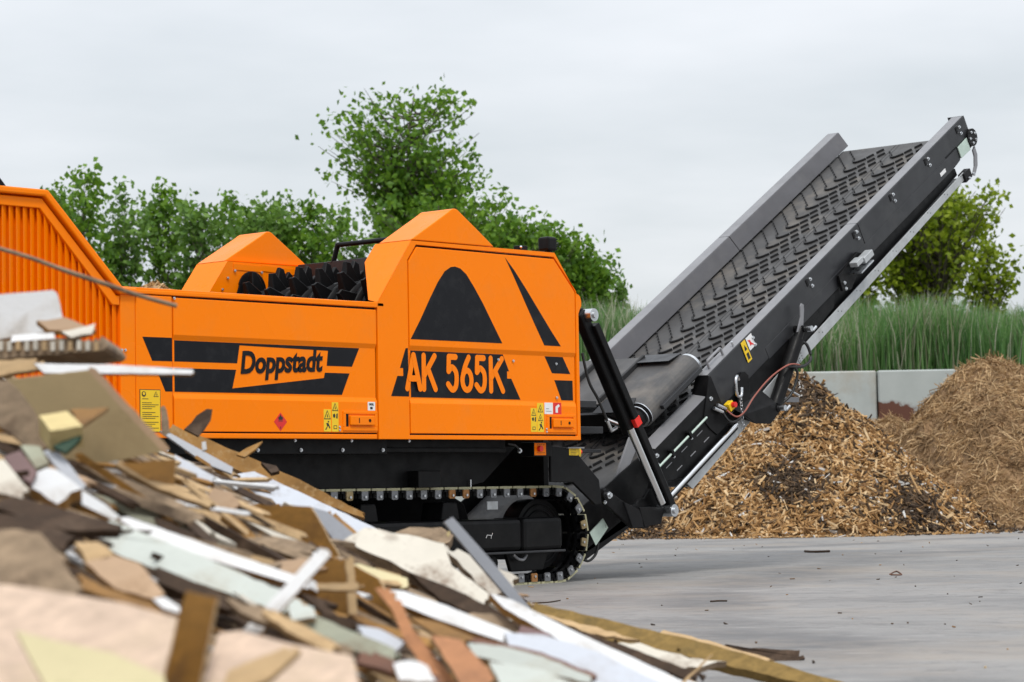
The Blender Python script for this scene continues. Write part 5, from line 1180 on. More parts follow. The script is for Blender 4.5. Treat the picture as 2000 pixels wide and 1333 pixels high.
BW = {
 'white': wood_mat('white_laminate', (0.66, 0.665, 0.67), 0.03, 0.4, False, ((0.36, 0.31, 0.25), 0.5, 5), 0.5),
 'bluewhite': wood_mat('bluish_white_panel', (0.56, 0.59, 0.65), 0.04, 0.45, False, ((0.34, 0.31, 0.29), 0.5, 4), 0.5),
 'grey': wood_mat('grey_laminate', (0.32, 0.335, 0.37), 0.06, 0.4, False, None, 0.5),
 'cream': wood_mat('cream_paint', (0.60, 0.56, 0.48), 0.06, 0.6, False, ((0.16, 0.09, 0.05), 0.85, 3.2)),
 'mint': wood_mat('pale_mint_panel', (0.55, 0.585, 0.54), 0.05, 0.55, False, ((0.33, 0.27, 0.18), 0.5, 4)),
 'sage': wood_mat('sage_moulding', (0.36, 0.37, 0.28), 0.12, 0.6, True, ((0.17, 0.11, 0.06), 0.7, 5)),
 'olive': wood_mat('hardboard_backing', (0.44, 0.335, 0.18), 0.06, 0.55, False, ((0.17, 0.11, 0.05), 0.4, 2.5)),
 'brown': wood_mat('brown_veneer', (0.25, 0.122, 0.024), 0.2, 0.5, True, ((0.10, 0.045, 0.012), 0.75, 5)),
 'dkbrown': wood_mat('dark_and_shaded_wood', (0.052, 0.03, 0.017), 0.3, 0.7, True, ((0.18, 0.12, 0.08), 0.5, 6)),  # dark wood, lowered further in tone to paint shade between the boards
 'walnut': wood_mat('red_brown_wood', (0.17, 0.075, 0.045), 0.2, 0.55, True, None),
 'osb': wood_mat('particle_board', (0.34, 0.18, 0.055), 0.35, 0.85, False, ((0.40, 0.26, 0.12), 0.8, 26)),
 'raw': wood_mat('raw_pine', (0.50, 0.345, 0.185), 0.16, 0.75, True, ((0.30, 0.18, 0.08), 0.4, 7)),
 'yellow': wood_mat('yellow_pine', (0.62, 0.50, 0.24), 0.08, 0.6, True, None),
 'pink': wood_mat('pinkish_plywood', (0.62, 0.47, 0.36), 0.2, 0.6, True, ((0.58, 0.46, 0.31), 0.6, 2.6)),
 'terra': wood_mat('terracotta_veneer', (0.50, 0.225, 0.10), 0.14, 0.55, True, ((0.22, 0.10, 0.05), 0.6, 6)),
 'beige': wood_mat('beige_board', (0.44, 0.30, 0.19), 0.12, 0.65, False, ((0.24, 0.14, 0.07), 0.6, 7)),
 'weather': wood_mat('weathered_wood', (0.30, 0.22, 0.145), 0.3, 0.85, True, ((0.09, 0.06, 0.04), 0.7, 6)),
 'mould': wood_mat('ochre_timber', (0.27, 0.175, 0.055), 0.25, 0.8, True, ((0.09, 0.07, 0.03), 0.7, 9)),
 'green': wood_mat('dark_green_paint', (0.012, 0.055, 0.028), 0.2, 0.5, False, None),
 'mauve': wood_mat('mauve_panel', (0.20, 0.125, 0.12), 0.12, 0.6, False, None),
 'lemon': wood_mat('pale_yellow_board', (0.66, 0.58, 0.34), 0.05, 0.55, False, None),
}
EDGE = {'white': 'osb', 'bluewhite': 'white', 'cream': 'weather', 'mint': 'raw', 'olive': 'raw', 'brown': 'raw', 'pink': 'raw', 'terra': 'raw', 'beige': 'osb', 'lemon': 'raw', 'sage': 'sage', 'grey': 'grey'}
BOARDS = []
def board(name, mat, poly, label, t=0.018, d=None, n=(0.70, 0.62, 0.15), cat='board', edge=None, dd=0.0, jag=None):
    """a flat piece with the given outline as seen, at its own depth in the heap and tilted with normal n = (up, towards us, right)"""
    poly = [Vector(p) for p in poly]
    cx = sum(p.x for p in poly)/len(poly); cy = sum(p.y for p in poly)/len(poly)
    if d is None:
        p, d_ = hit(cx, cy)
        if p is None: d_ = 12.0
    else: d_ = d
    d_ += dd-0.10
    v = ray(cx, cy); c = CAM+v*(d_/v.dot(FH))
    nn = (UPV*n[0]-FH*n[1]+RT*n[2]).normalized()
    # ragged broken edges
    if jag is None: jag = {'white': 0.5, 'bluewhite': 0.7, 'grey': 0.0, 'olive': 0.4, 'lemon': 0.4, 'pink': 0.6}.get(mat, 1.4)
    if jag:
        rng = random.Random(hash(name+label) & 0xffff); rng = random.Random(len(label)*7+int(cx)); q = []
        lens = [(poly[(i+1) % len(poly)]-p).length for i, p in enumerate(poly)]; longest = max(lens)
        for i, p in enumerate(poly):
            b = poly[(i+1) % len(poly)]; L = lens[i]; q.append(p); no = Vector(((p-b).y, (b-p).x)).normalized()
            end = L < 0.3*longest and L > 7 and mat not in ('white', 'bluewhite', 'grey', 'olive', 'lemon', 'pink')
            k = max(3, int(L/6)) if end else max(1, int(L/16)); am = min(9, 0.35*L+2) if end else jag
            for j in range(1, k): q.append(p.lerp(b, j/k)+no*rng.uniform(-1, 1)*am)
        poly = q
    A = []
    for p in poly:
        w = ray(p.x, p.y); tt = (c-CAM).dot(nn)/w.dot(nn); 
        if tt < 1.5 or tt > 30: tt = max(1.5, min(30, tt))
        A.append(CAM+w*tt-c)
    B = [p-nn*t for p in A]
    # order so that the face looks at us
    nrm = sum(((A[i]).cross(A[(i+1) % len(A)]) for i in range(len(A))), Vector())
    if nrm.dot(nn) < 0: A.reverse(); B.reverse()
    k = len(A); mb = MB(); em = BW[edge or EDGE.get(mat, mat)]
    mb.add([tuple(p) for p in A], [tuple(range(k))], BW[mat]); mb.add([tuple(p) for p in B], [tuple(range(k))[::-1]], em if mat not in ('white', 'cream') else BW['osb'])
    mb.add([tuple(p) for p in A+B], [(i, k+i, k+(i+1) % k, (i+1) % k) for i in range(k)], em)
    o = mb.build(name, None, fix=False); o.location = c
    tag(o, label, cat, 'waste wood in the foreground heap'); BOARDS.append(o); return o
B = board
# --- crest on the left
B('white_board', 'white', [(-30, 578), (104, 567), (112, 574), (128, 642), (-30, 668)], 'white laminated drawer front standing on top of the heap, upper left', 0.05, 7.6, (0.25, 0.95, 0.1))
B('white_offcut', 'white', [(25, 655), (105, 650), (108, 662), (20, 668)], 'small white strip lying in front of the white drawer front', 0.02, 7.4, (.5, .8, 0))
B('broken_lath', 'beige', [(72, 626), (125, 620), (188, 644), (150, 655), (95, 645)], 'broken tan lath right of the white drawer front', 0.02, 7.45, (.6, .7, .2), jag=3)
B('white_splinter', 'cream', [(120, 648), (186, 632), (180, 652), (140, 660)], 'pale splinter at the tip of the hollow-core slab', 0.012, 7.4, (.6, .7, .2), jag=2)
hd = B('hollow_core_slab', 'weather', [(-30, 668), (150, 658), (204, 664), (201, 684), (-30, 704)], 'broken hollow-core door slab with pale ribs, edge towards us, on the crest', 0.35, 7.4, (0.05, 0.99, 0.0), 'door')
for i in range(13):
    px = -20+i*17; a = 0.6*((i*7) % 5)/5
    w0 = ray(px, 672+4*a); w1 = ray(px+6, 690-2*a); 
    p0 = CAM+w0*(7.28/w0.dot(FH)); p1 = CAM+w1*(7.28/w1.dot(FH)); L = Vector(hd.location)
    mb = MB().box(tuple(Vector((0, 0, 0))), (0.012, 0.012, 0.028), BW['cream' if i % 3 else 'raw'])
    ro = mb.build('rib', None); ro.parent = hd; ro.location = p0-L-Vector((0, 0, 0.018)); ro.rotation_euler = (0, 0, atan2(RT.y, RT.x))
B('tan_board', 'raw', [(-30, 706), (72, 700), (86, 720), (-30, 738)], 'tan board end directly under the hollow-core slab', 0.02, 7.3, (.4, .9, .1))
B('white_lath', 'white', [(66, 710), (150, 712), (210, 712), (376, 722), (379, 727), (374, 731), (190, 729), (86, 729)], 'long white tapering lath pointing right across the black stripe', 0.012, 7.2, (.5, .85, .0), 'lath')
B('hardboard', 'olive', [(12, 742), (184, 722), (328, 877), (312, 884), (205, 905), (120, 895), (55, 812)], 'large tan hardboard panel leaning, back side towards us', 0.014, 6.9, (-0.12, 0.97, 0.15), 'panel')
B('edging_lath', 'beige', [(172, 724), (186, 721), (330, 876), (318, 884)], 'pale edging strip along the right edge of the hardboard panel', 0.02, 6.78, (-0.1, 0.97, 0.15), 'lath')
B('weathered_plank', 'weather', [(-20, 748), (14, 742), (40, 765), (66, 800), (100, 872), (62, 882), (-20, 815)], 'grey-brown plank with a rounded end at the left edge', 0.03, 6.6, (.2, .95, .1), jag=2)
B('pine_block', 'yellow', [(76, 812), (130, 803), (162, 833), (98, 842)], 'short yellow pine block in front of the hardboard panel', 0.07, 6.5, (.75, .62, .1), 'block')
B('brown_wedge', 'brown', [(138, 800), (212, 796), (162, 830), (140, 822)], 'brown wedge lying behind the yellow pine block', 0.02, 6.7, (.5, .8, .1))
B('green_board', 'green', [(104, 872), (155, 843), (161, 852), (128, 884)], 'dark green painted board end below the yellow block', 0.02, 6.5, (.4, .9, .1))
B('brown_box_end', 'brown', [(235, 905), (343, 897), (341, 946), (290, 938)], 'brown box end sticking out under the hardboard panel', 0.02, 6.75, (.1, .98, .1))
B('lath_end', 'weather', [(313, 797), (318, 793), (325, 800), (331, 846), (316, 848)], 'upright grey lath end beside the yellow instruction sign', 0.012, 9.6, (.1, .98, .1), 'lath')
B('rotten_stick', 'dkbrown', [(360, 838), (384, 812), (404, 799), (415, 800), (412, 820), (400, 838), (388, 852)], 'rotten dark stick jutting up in front of the orange door', 0.03, 11.4, (.2, .95, .2), 'stick', jag=3)
B('particle_board', 'osb', [(330, 838), (344, 833), (470, 885), (600, 945), (713, 1003), (706, 1010), (560, 962), (440, 908), (334, 850)], 'long brown particle board strip sloping down to the track', 0.05, 12.2, (.3, .95, .1), edge='raw')
B('grey_lath', 'grey', [(312, 842), (330, 845), (455, 913), (453, 926), (400, 905)], 'grey lath in front of the particle board strip', 0.012, 10.2, (.5, .8, .2), 'lath')
B('pine_lath', 'raw', [(362, 878), (376, 876), (470, 930), (452, 934)], 'raw pine lath under the grey lath', 0.02, 10.3, (.5, .8, .2), 'lath')
B('white_peg', 'white', [(394, 864), (402, 862), (404, 878), (395, 881)], 'small white peg standing on the grey lath', 0.02, 10.0, (.2, .95, .1), 'peg')
B('sharp_splinter', 'osb', [(462, 888), (480, 876), (513, 862), (500, 877), (478, 893)], 'sharp splinter pointing up at the machine sill', 0.02, 12.0, (.4, .9, .1), 'splinter')
B('dark_chunk', 'dkbrown', [(510, 903), (540, 910), (546, 920), (530, 924)], 'small dark chunk on the particle board strip', 0.03, 12.0, (.5, .8, .1), 'block')
B('white_sheet', 'bluewhite', [(398, 936), (496, 921), (600, 968), (722, 1026), (770, 1052), (660, 1062), (560, 1020), (440, 968)], 'wide bluish white sheet below the particle board strip', 0.02, 10.6, (.75, .6, .1), 'panel')
B('white_sheet', 'bluewhite', [(341, 888), (418, 930), (404, 965), (344, 948)], 'white sheet right of the brown box end', 0.02, 8.6, (.6, .75, .1), 'panel')
B('torn_lath', 'dkbrown', [(398, 940), (415, 945), (450, 968), (440, 972)], 'short dark lath on the wide white sheet', 0.012, 9.6, (.6, .75, .1), 'lath')
B('laminate_board', 'grey', [(445, 985), (496, 984), (532, 1050), (490, 1056)], 'grey laminated panel beside the brown cabinet side', 0.02, 8.2, (.35, .9, .1), 'panel')
B('brown_board', 'brown', [(488, 986), (606, 990), (662, 1086), (600, 1088), (515, 1058)], 'brown cabinet side leaning over the heap centre', 0.02, 7.8, (.1, .98, -.2), 'panel')
B('grey_board', 'grey', [(606, 990), (640, 1000), (700, 1050), (668, 1078)], 'grey cabinet back meeting the brown cabinet side', 0.02, 8.6, (.4, .9, -.3), 'panel')
B('drawer', 'brown', [(596, 1098), (686, 1092), (692, 1232), (606, 1190)], 'brown open drawer box below the cabinet side', 0.02, 6.9, (.05, .98, .25), 'drawer')
B('pine_lath', 'raw', [(676, 1094), (692, 1092), (698, 1236), (684, 1230)], 'pale upright edge of the drawer box', 0.02, 6.8, (.05, .98, .25), 'lath')
B('brown_board', 'brown', [(692, 1104), (738, 1130), (790, 1230), (700, 1225)], 'brown panel in the gap right of the drawer box', 0.02, 7.2, (.1, .97, -.3), 'panel')
B('cream_stick', 'lemon', [(690, 1104), (700, 1101), (796, 1130), (797, 1146), (786, 1150), (700, 1122)], 'round cream stick right of the drawer box', 0.03, 7.6, (.5, .8, .1), 'stick')
B('bark_log', 'weather', [(772, 1040), (800, 1030), (862, 1030), (886, 1046), (870, 1062), (790, 1054)], 'chunk of bark-covered log behind the peeling cream door', 0.08, 10.2, (.5, .85, .1), 'log', jag=3)
B('peeling_board', 'cream', [(670, 1056), (712, 1031), (800, 1045), (868, 1062), (882, 1105), (960, 1165), (945, 1186), (860, 1150), (760, 1095)], 'peeling cream door panel lying in the middle of the heap', 0.05, 8.4, (.74, .62, .2), 'panel', jag=2)
B('peeling_offcut', 'cream', [(866, 1070), (900, 1075), (1014, 1130), (1004, 1146), (960, 1168), (905, 1110)], 'second peeling cream piece with a torn right end', 0.03, 8.8, (.7, .65, .2), 'panel', jag=3)
B('aluminium_strip', 'grey', [(868, 1020), (884, 1010), (960, 1095), (1036, 1188), (1030, 1201), (1014, 1192), (930, 1095)], 'grey metal strip leaning up in front of the track frame', 0.02, 8.5, (.15, .97, .3), 'strip')
B('cord_scrap', 'yellow', [(872, 1044), (877, 1037), (880, 1039), (876, 1050)], 'bit of yellow cord beside the metal strip', 0.008, 8.9, (.2, .95, .1), 'cord')
B('white_moulding', 'white', [(756, 1152), (790, 1155), (870, 1182), (1000, 1235), (1004, 1262), (860, 1212), (775, 1178)], 'thick white moulding below the peeling cream door', 0.03, 6.9, (.62, .75, .1), 'moulding')
B('white_batten', 'white', [(955, 1158), (1000, 1172), (1120, 1232), (1300, 1314), (1350, 1345), (1262, 1345), (1060, 1232), (985, 1188)], 'long white batten running to the bottom edge beside the ochre beam', 0.03, 7.2, (.72, .66, .1), 'batten')
B('white_board', 'bluewhite', [(985, 1236), (1060, 1240), (1165, 1272), (1320, 1350), (1190, 1350), (1000, 1278)], 'wide white board under the long white batten', 0.03, 6.6, (.74, .64, .1))
B('ochre_beam', 'mould', [(1028, 1180), (1052, 1180), (1200, 1214), (1400, 1262), (1672, 1340), (1680, 1352), (1630, 1350), (1340, 1282), (1035, 1196)], 'long mouldy ochre beam running down to the yard at lower right', 0.06, 9.6, (.55, .83, .1), 'beam')
B('pine_plank', 'raw', [(1284, 1240), (1296, 1231), (1400, 1256), (1512, 1290), (1490, 1294), (1380, 1262)], 'raw pine plank end resting on the ochre beam', 0.03, 10.2, (.75, .65, .1))
B('dark_timber', 'dkbrown', [(1410, 1264), (1555, 1271), (1569, 1280), (1567, 1296), (1520, 1294), (1440, 1272)], 'dark timber end lying on the concrete right of the beam', 0.05, 11.2, (.35, .93, .0), 'beam')
B('pale_chunk', 'cream', [(1176, 1258), (1250, 1256), (1345, 1286), (1420, 1292), (1330, 1308), (1205, 1288)], 'pale splintered chunk in front of the ochre beam', 0.03, 8.6, (.75, .65, .1), 'chunk', jag=3)
B('pale_splinter', 'raw', [(1060, 1200), (1150, 1222), (1250, 1250), (1150, 1238)], 'thin raw splinter between white batten and ochre beam', 0.015, 8.8, (.7, .7, .1), 'splinter', jag=2)
B('bent_twig', 'raw', [(1385, 1282), (1392, 1280), (1330, 1340), (1318, 1345)], 'raw twig stuck upright near the bottom edge by the beam', 0.015, 8.0, (.2, .95, .1), 'twig')
B('pink_scrap', 'mauve', [(1018, 1222), (1075, 1238), (1062, 1258), (1010, 1240)], 'pink scrap between the two white boards', 0.01, 6.9, (.7, .7, .1), 'scrap')
# --- middle left
B('mint_board', 'mint', [(148, 1032), (182, 1022), (228, 1019), (420, 1098), (560, 1158), (614, 1198), (600, 1212), (480, 1172), (240, 1088)], 'long pale mint panel with a broken left end', 0.018, 6.1, (.7, .68, .15), 'panel', jag=1.5)
B('white_rail', 'white', [(228, 1012), (250, 1010), (420, 1070), (618, 1138), (620, 1156), (420, 1096), (300, 1058)], 'long thin white rail lying along the top of the mint panel', 0.025, 6.2, (.6, .78, .1), 'rail')
B('white_cross_bar', 'white', [(625, 1071), (640, 1074), (646, 1084), (500, 1246), (486, 1250), (468, 1238)], 'white bar crossing over the thin white rail', 0.02, 5.4, (.35, .93, .1), 'bar')
B('white_stub', 'white', [(600, 1128), (618, 1138), (616, 1152), (602, 1148)], 'round white stub at the end of the thin rail', 0.03, 6.1, (.3, .95, .1), 'stub')
B('mint_offcut', 'mint', [(560, 1172), (612, 1186), (618, 1206), (570, 1212)], 'pale mint offcut below the white cross bar', 0.018, 5.8, (.65, .72, .1))
B('sage_moulding', 'sage', [(172, 948), (186, 943), (300, 1000), (420, 1056), (456, 1080), (410, 1080), (300, 1035), (180, 966)], 'long sage green rounded moulding in the left half', 0.04, 6.9, (.6, .78, .15), 'moulding')
B('foam_piece', 'white', [(52, 928), (92, 914), (112, 918), (160, 955), (138, 962), (128, 975), (112, 985), (60, 952)], 'broken white foam piece at the left', 0.04, 6.3, (.72, .68, .1), 'foam', jag=2)
B('foam_strip', 'white', [(160, 958), (205, 985), (235, 1010), (222, 1016), (160, 985)], 'thin white strip between foam piece and mint panel', 0.02, 6.2, (.7, .7, .1), 'strip')
B('grey_bar', 'bluewhite', [(84, 882), (108, 874), (168, 948), (160, 958), (140, 948)], 'bluish grey bar leaning above the broken white foam', 0.015, 6.5, (.35, .93, .1), 'bar')
B('mauve_board', 'mauve', [(8, 892), (40, 880), (72, 920), (60, 944), (30, 925)], 'mauve brown panel at the left edge', 0.018, 6.3, (.6, .78, .1), 'panel')
B('cream_board', 'cream', [(-30, 900), (8, 898), (58, 958), (45, 974), (-30, 955)], 'cream panel corner at the left edge beneath the mauve panel', 0.018, 6.1, (.65, .75, .1), 'panel')
B('khaki_strip', 'sage', [(40, 870), (78, 872), (96, 905), (70, 915)], 'khaki strip between mauve panel and grey bar', 0.015, 6.5, (.6, .78, .1), 'strip')
B('dark_plank', 'dkbrown', [(30, 970), (90, 985), (180, 1010), (238, 1026), (232, 1036), (130, 1036), (-30, 985)], 'dark brown plank under the broken white foam', 0.03, 5.9, (.65, .75, .1), 'plank')
B('charred_plank', 'dkbrown', [(-30, 1000), (60, 1010), (150, 1050), (120, 1075), (-30, 1045)], 'blackish plank at the left edge above the split log', 0.03, 5.7, (.6, .78, .1), 'plank')
B('split_log', 'weather', [(-30, 1040), (40, 1034), (78, 1040), (118, 1080), (128, 1105), (162, 1150), (136, 1166), (60, 1158), (-30, 1140)], 'split weathered log end at the lower left edge', 0.09, 5.1, (.4, .9, .1), 'log', jag=3)
B('tan_chunk', 'raw', [(145, 1060), (190, 1058), (224, 1085), (170, 1100)], 'tan fibrous chunk right of the split log', 0.04, 5.6, (.6, .78, .1), 'chunk', jag=4)
B('beige_board', 'beige', [(165, 1098), (225, 1085), (272, 1100), (322, 1160), (300, 1170), (225, 1150)], 'beige panel with a pointed right end near the dark upright board', 0.018, 5.5, (.65, .75, .1), 'panel')
B('brown_rail', 'brown', [(156, 1120), (200, 1145), (350, 1198), (348, 1210), (250, 1182), (160, 1150)], 'brown rail above the big pinkish plywood sheet', 0.03, 5.2, (.55, .82, .1), 'rail')
B('white_chip', 'white', [(298, 1170), (320, 1166), (352, 1186), (350, 1198), (318, 1188)], 'small white chip beside the dark upright board', 0.02, 5.1, (.6, .78, .1), 'chip')
B('plywood_sheet', 'pink', [(-40, 1138), (60, 1148), (240, 1178), (346, 1206), (332, 1270), (316, 1330), (300, 1360), (-40, 1360)], 'big pinkish plywood sheet filling the lower left corner', 0.02, 4.3, (.55, .82, .1), 'panel')
B('yellow_sheet', 'lemon', [(30, 1232), (100, 1250), (220, 1276), (320, 1320), (330, 1360), (100, 1360), (60, 1290)], 'pale yellow board lying on the plywood sheet in the lower left corner', 0.012, 4.1, (.55, .82, .1))
B('upright_board', 'brown', [(364, 1154), (424, 1168), (404, 1260), (384, 1350), (312, 1350), (336, 1260)], 'dark brown board standing upright at the bottom edge', 0.02, 4.5, (.1, .98, -.15))
B('plywood_offcut', 'pink', [(428, 1236), (470, 1232), (560, 1256), (690, 1282), (704, 1350), (388, 1350)], 'pinkish plywood offcut right of the dark upright board', 0.02, 4.6, (.55, .82, .1), 'panel')
B('tan_lath', 'raw', [(446, 1310), (560, 1262), (588, 1270), (520, 1330), (470, 1350), (430, 1350)], 'tan lath lying across the plywood offcut', 0.02, 4.4, (.55, .82, .1), 'lath')
B('green_grey_timber', 'sage', [(556, 1192), (600, 1196), (700, 1238), (772, 1268), (782, 1284), (760, 1290), (680, 1268), (600, 1228)], 'grey-green timber below the drawer box', 0.04, 5.8, (.6, .78, .1), 'timber')
B('grey_offcut', 'bluewhite', [(698, 1222), (740, 1228), (792, 1254), (762, 1282), (718, 1258)], 'grey-white offcut right of the drawer box foot', 0.02, 6.0, (.68, .7, .1))
B('terracotta_plank', 'terra', [(732, 1148), (752, 1152), (782, 1172), (806, 1230), (905, 1350), (862, 1350), (790, 1252), (765, 1190)], 'narrow terracotta plank running down to the bottom edge', 0.025, 6.0, (.35, .93, -.1), 'plank')
B('terracotta_board', 'terra', [(842, 1242), (900, 1250), (970, 1322), (935, 1350), (905, 1345)], 'terracotta panel beside the narrow terracotta plank', 0.02, 5.9, (.6, .78, .1), 'panel')
B('red_lath', 'walnut', [(698, 1276), (740, 1278), (860, 1322), (866, 1340), (700, 1296)], 'reddish lath near the bottom edge left of the terracotta plank', 0.02, 5.3, (.6, .78, .1), 'lath')
B('white_rubble', 'white', [(768, 1296), (800, 1290), (836, 1302), (852, 1332), (780, 1330)], 'crumpled white scrap at the bottom edge left of the terracotta plank', 0.03, 5.2, (.6, .78, .1), 'scrap', jag=3)
B('mint_board', 'mint', [(914, 1256), (980, 1262), (1060, 1282), (1156, 1322), (1148, 1334), (1000, 1300), (920, 1280)], 'pale mint board under the white moulding, lower centre', 0.02, 6.0, (.68, .72, .1))
B('mint_sheet', 'mint', [(955, 1292), (1060, 1308), (1140, 1345), (985, 1350)], 'pale mint sheet at the bottom edge, lower centre', 0.02, 5.6, (.68, .72, .1), 'panel')
B('walnut_batten', 'walnut', [(910, 1250), (930, 1246), (1060, 1275), (1165, 1318), (1160, 1326), (1040, 1290)], 'red-brown batten between mint board and white board', 0.02, 6.1, (.6, .78, .1), 'batten')
B('cardboard_flap', 'beige', [(418, 952), (452, 962), (470, 985), (432, 1016), (395, 985)], 'beige board flap below the wide white sheet', 0.012, 7.6, (.5, .85, .1), 'flap')
B('brown_batten', 'osb', [(430, 1010), (445, 1000), (520, 1062), (545, 1078), (520, 1085)], 'brown batten left of the brown cabinet side', 0.025, 7.3, (.5, .85, .1), 'batten')
B('white_tube', 'white', [(428, 1032), (436, 1030), (470, 1056), (468, 1064), (450, 1056)], 'short white tube under the grey laminated panel', 0.02, 7.2, (.4, .9, .1), 'tube')
B('long_pine_strip', 'raw', [(225, 908), (245, 906), (330, 945), (420, 985), (410, 992), (300, 950)], 'pine strip running under the brown box end', 0.02, 7.0, (.6, .78, .1), 'strip')
B('dark_strip', 'weather', [(150, 905), (200, 915), (330, 970), (400, 1010), (380, 1012), (250, 962)], 'weathered strip above the sage green moulding', 0.02, 6.9, (.6, .78, .1), 'strip')
B('brown_lath', 'osb', [(640, 1000), (655, 1002), (700, 1042), (690, 1050)], 'brown lath right of the grey cabinet back', 0.02, 8.8, (.4, .9, .1), 'lath')
B('board_stub', 'beige', [(500, 1105), (590, 1090), (640, 1110), (560, 1130)], 'beige stub beneath the brown cabinet side', 0.02, 6.8, (.6, .78, .1))
B('thin_rail', 'raw', [(604, 1140), (700, 1138), (712, 1146), (690, 1154), (604, 1152)], 'thin raw rail crossing in front of the drawer box', 0.015, 6.6, (.4, .9, .1), 'rail')
# more thin boards and laths between the large ones; dark ones paint shaded gaps
B('split_lath', 'raw', [(250, 952), (262, 948), (352, 986), (400, 1016), (388, 1020), (330, 992)], 'split raw lath just above the sage green moulding', 0.012, 6.95, (.6, .78, .1), 'lath', jag=2)
B('dark_lath', 'dkbrown', [(205, 925), (225, 922), (300, 958), (340, 980), (330, 986), (262, 956)], 'dark lath under the weathered strip by the moulding', 0.02, 7.05, (.6, .78, .1), 'lath', jag=2)
B('dark_board', 'dkbrown', [(240, 1098), (300, 1112), (430, 1160), (560, 1204), (560, 1222), (430, 1186), (280, 1128)], 'dark board in the shade under the long mint panel', 0.03, 5.95, (.45, .88, .1))
B('rotten_lath', 'weather', [(440, 1168), (520, 1188), (600, 1226), (690, 1268), (680, 1280), (580, 1240), (470, 1196)], 'rotten lath between mint panel and pinkish offcut', 0.025, 5.3, (.5, .85, .1), 'lath', jag=3)
B('broken_batten', 'raw', [(512, 1196), (540, 1194), (640, 1248), (668, 1270), (640, 1272), (560, 1232)], 'broken raw batten beside the rotten lath', 0.02, 5.2, (.55, .82, .1), 'batten', jag=2)
B('dark_batten', 'dkbrown', [(800, 1118), (860, 1140), (960, 1186), (1000, 1215), (960, 1212), (860, 1172)], 'dark batten in the shade below the peeling cream board', 0.03, 7.6, (.4, .9, .1), 'batten', jag=2)
B('veneer_strip', 'brown', [(800, 1205), (850, 1214), (930, 1246), (920, 1262), (850, 1240)], 'brown veneer strip under the thick white moulding', 0.015, 6.5, (.5, .85, .1), 'strip')
B('crumbled_board', 'weather', [(905, 1200), (960, 1198), (1010, 1222), (1000, 1240), (940, 1236)], 'crumbled grey board under the tip of the metal strip', 0.03, 7.3, (.6, .78, .1), jag=4)
B('hollow_board', 'dkbrown', [(300, 1010), (380, 1040), (430, 1072), (400, 1085), (330, 1060)], 'dark board hidden below the sage green moulding', 0.02, 6.75, (.4, .9, .1), jag=2)
B('ochre_lath', 'mould', [(1100, 1215), (1180, 1232), (1330, 1268), (1320, 1276), (1180, 1250)], 'thin ochre lath along the near side of the ochre beam', 0.02, 9.0, (.55, .82, .1), 'lath', jag=1)
B('dark_lath', 'dkbrown', [(1060, 1212), (1160, 1240), (1280, 1284), (1380, 1320), (1340, 1326), (1200, 1272)], 'dark lath in the gap between white batten and ochre beam', 0.02, 8.2, (.45, .88, .1), 'lath', jag=2)
# --- the twig reaching over from the left
tw = MB().tube(smooth_curve([CAM+ray(px, py)*(dd/ray(px, py).dot(FH)) for px, py, dd in ((-60, 470, 8.3), (0, 486, 8.3), (60, 504, 8.3), (130, 530, 8.35), (200, 553, 8.4), (270, 577, 8.45), (345, 598, 8.5))], 4), [0.0075]*12+[0.0085]*6+[0.008]*7, BW['weather'], 7).build('long_stick', None)
tag(tw, 'long thin brown stick slanting in front of the orange louvres', 'stick', 'waste wood in the foreground heap')
sup = MB()
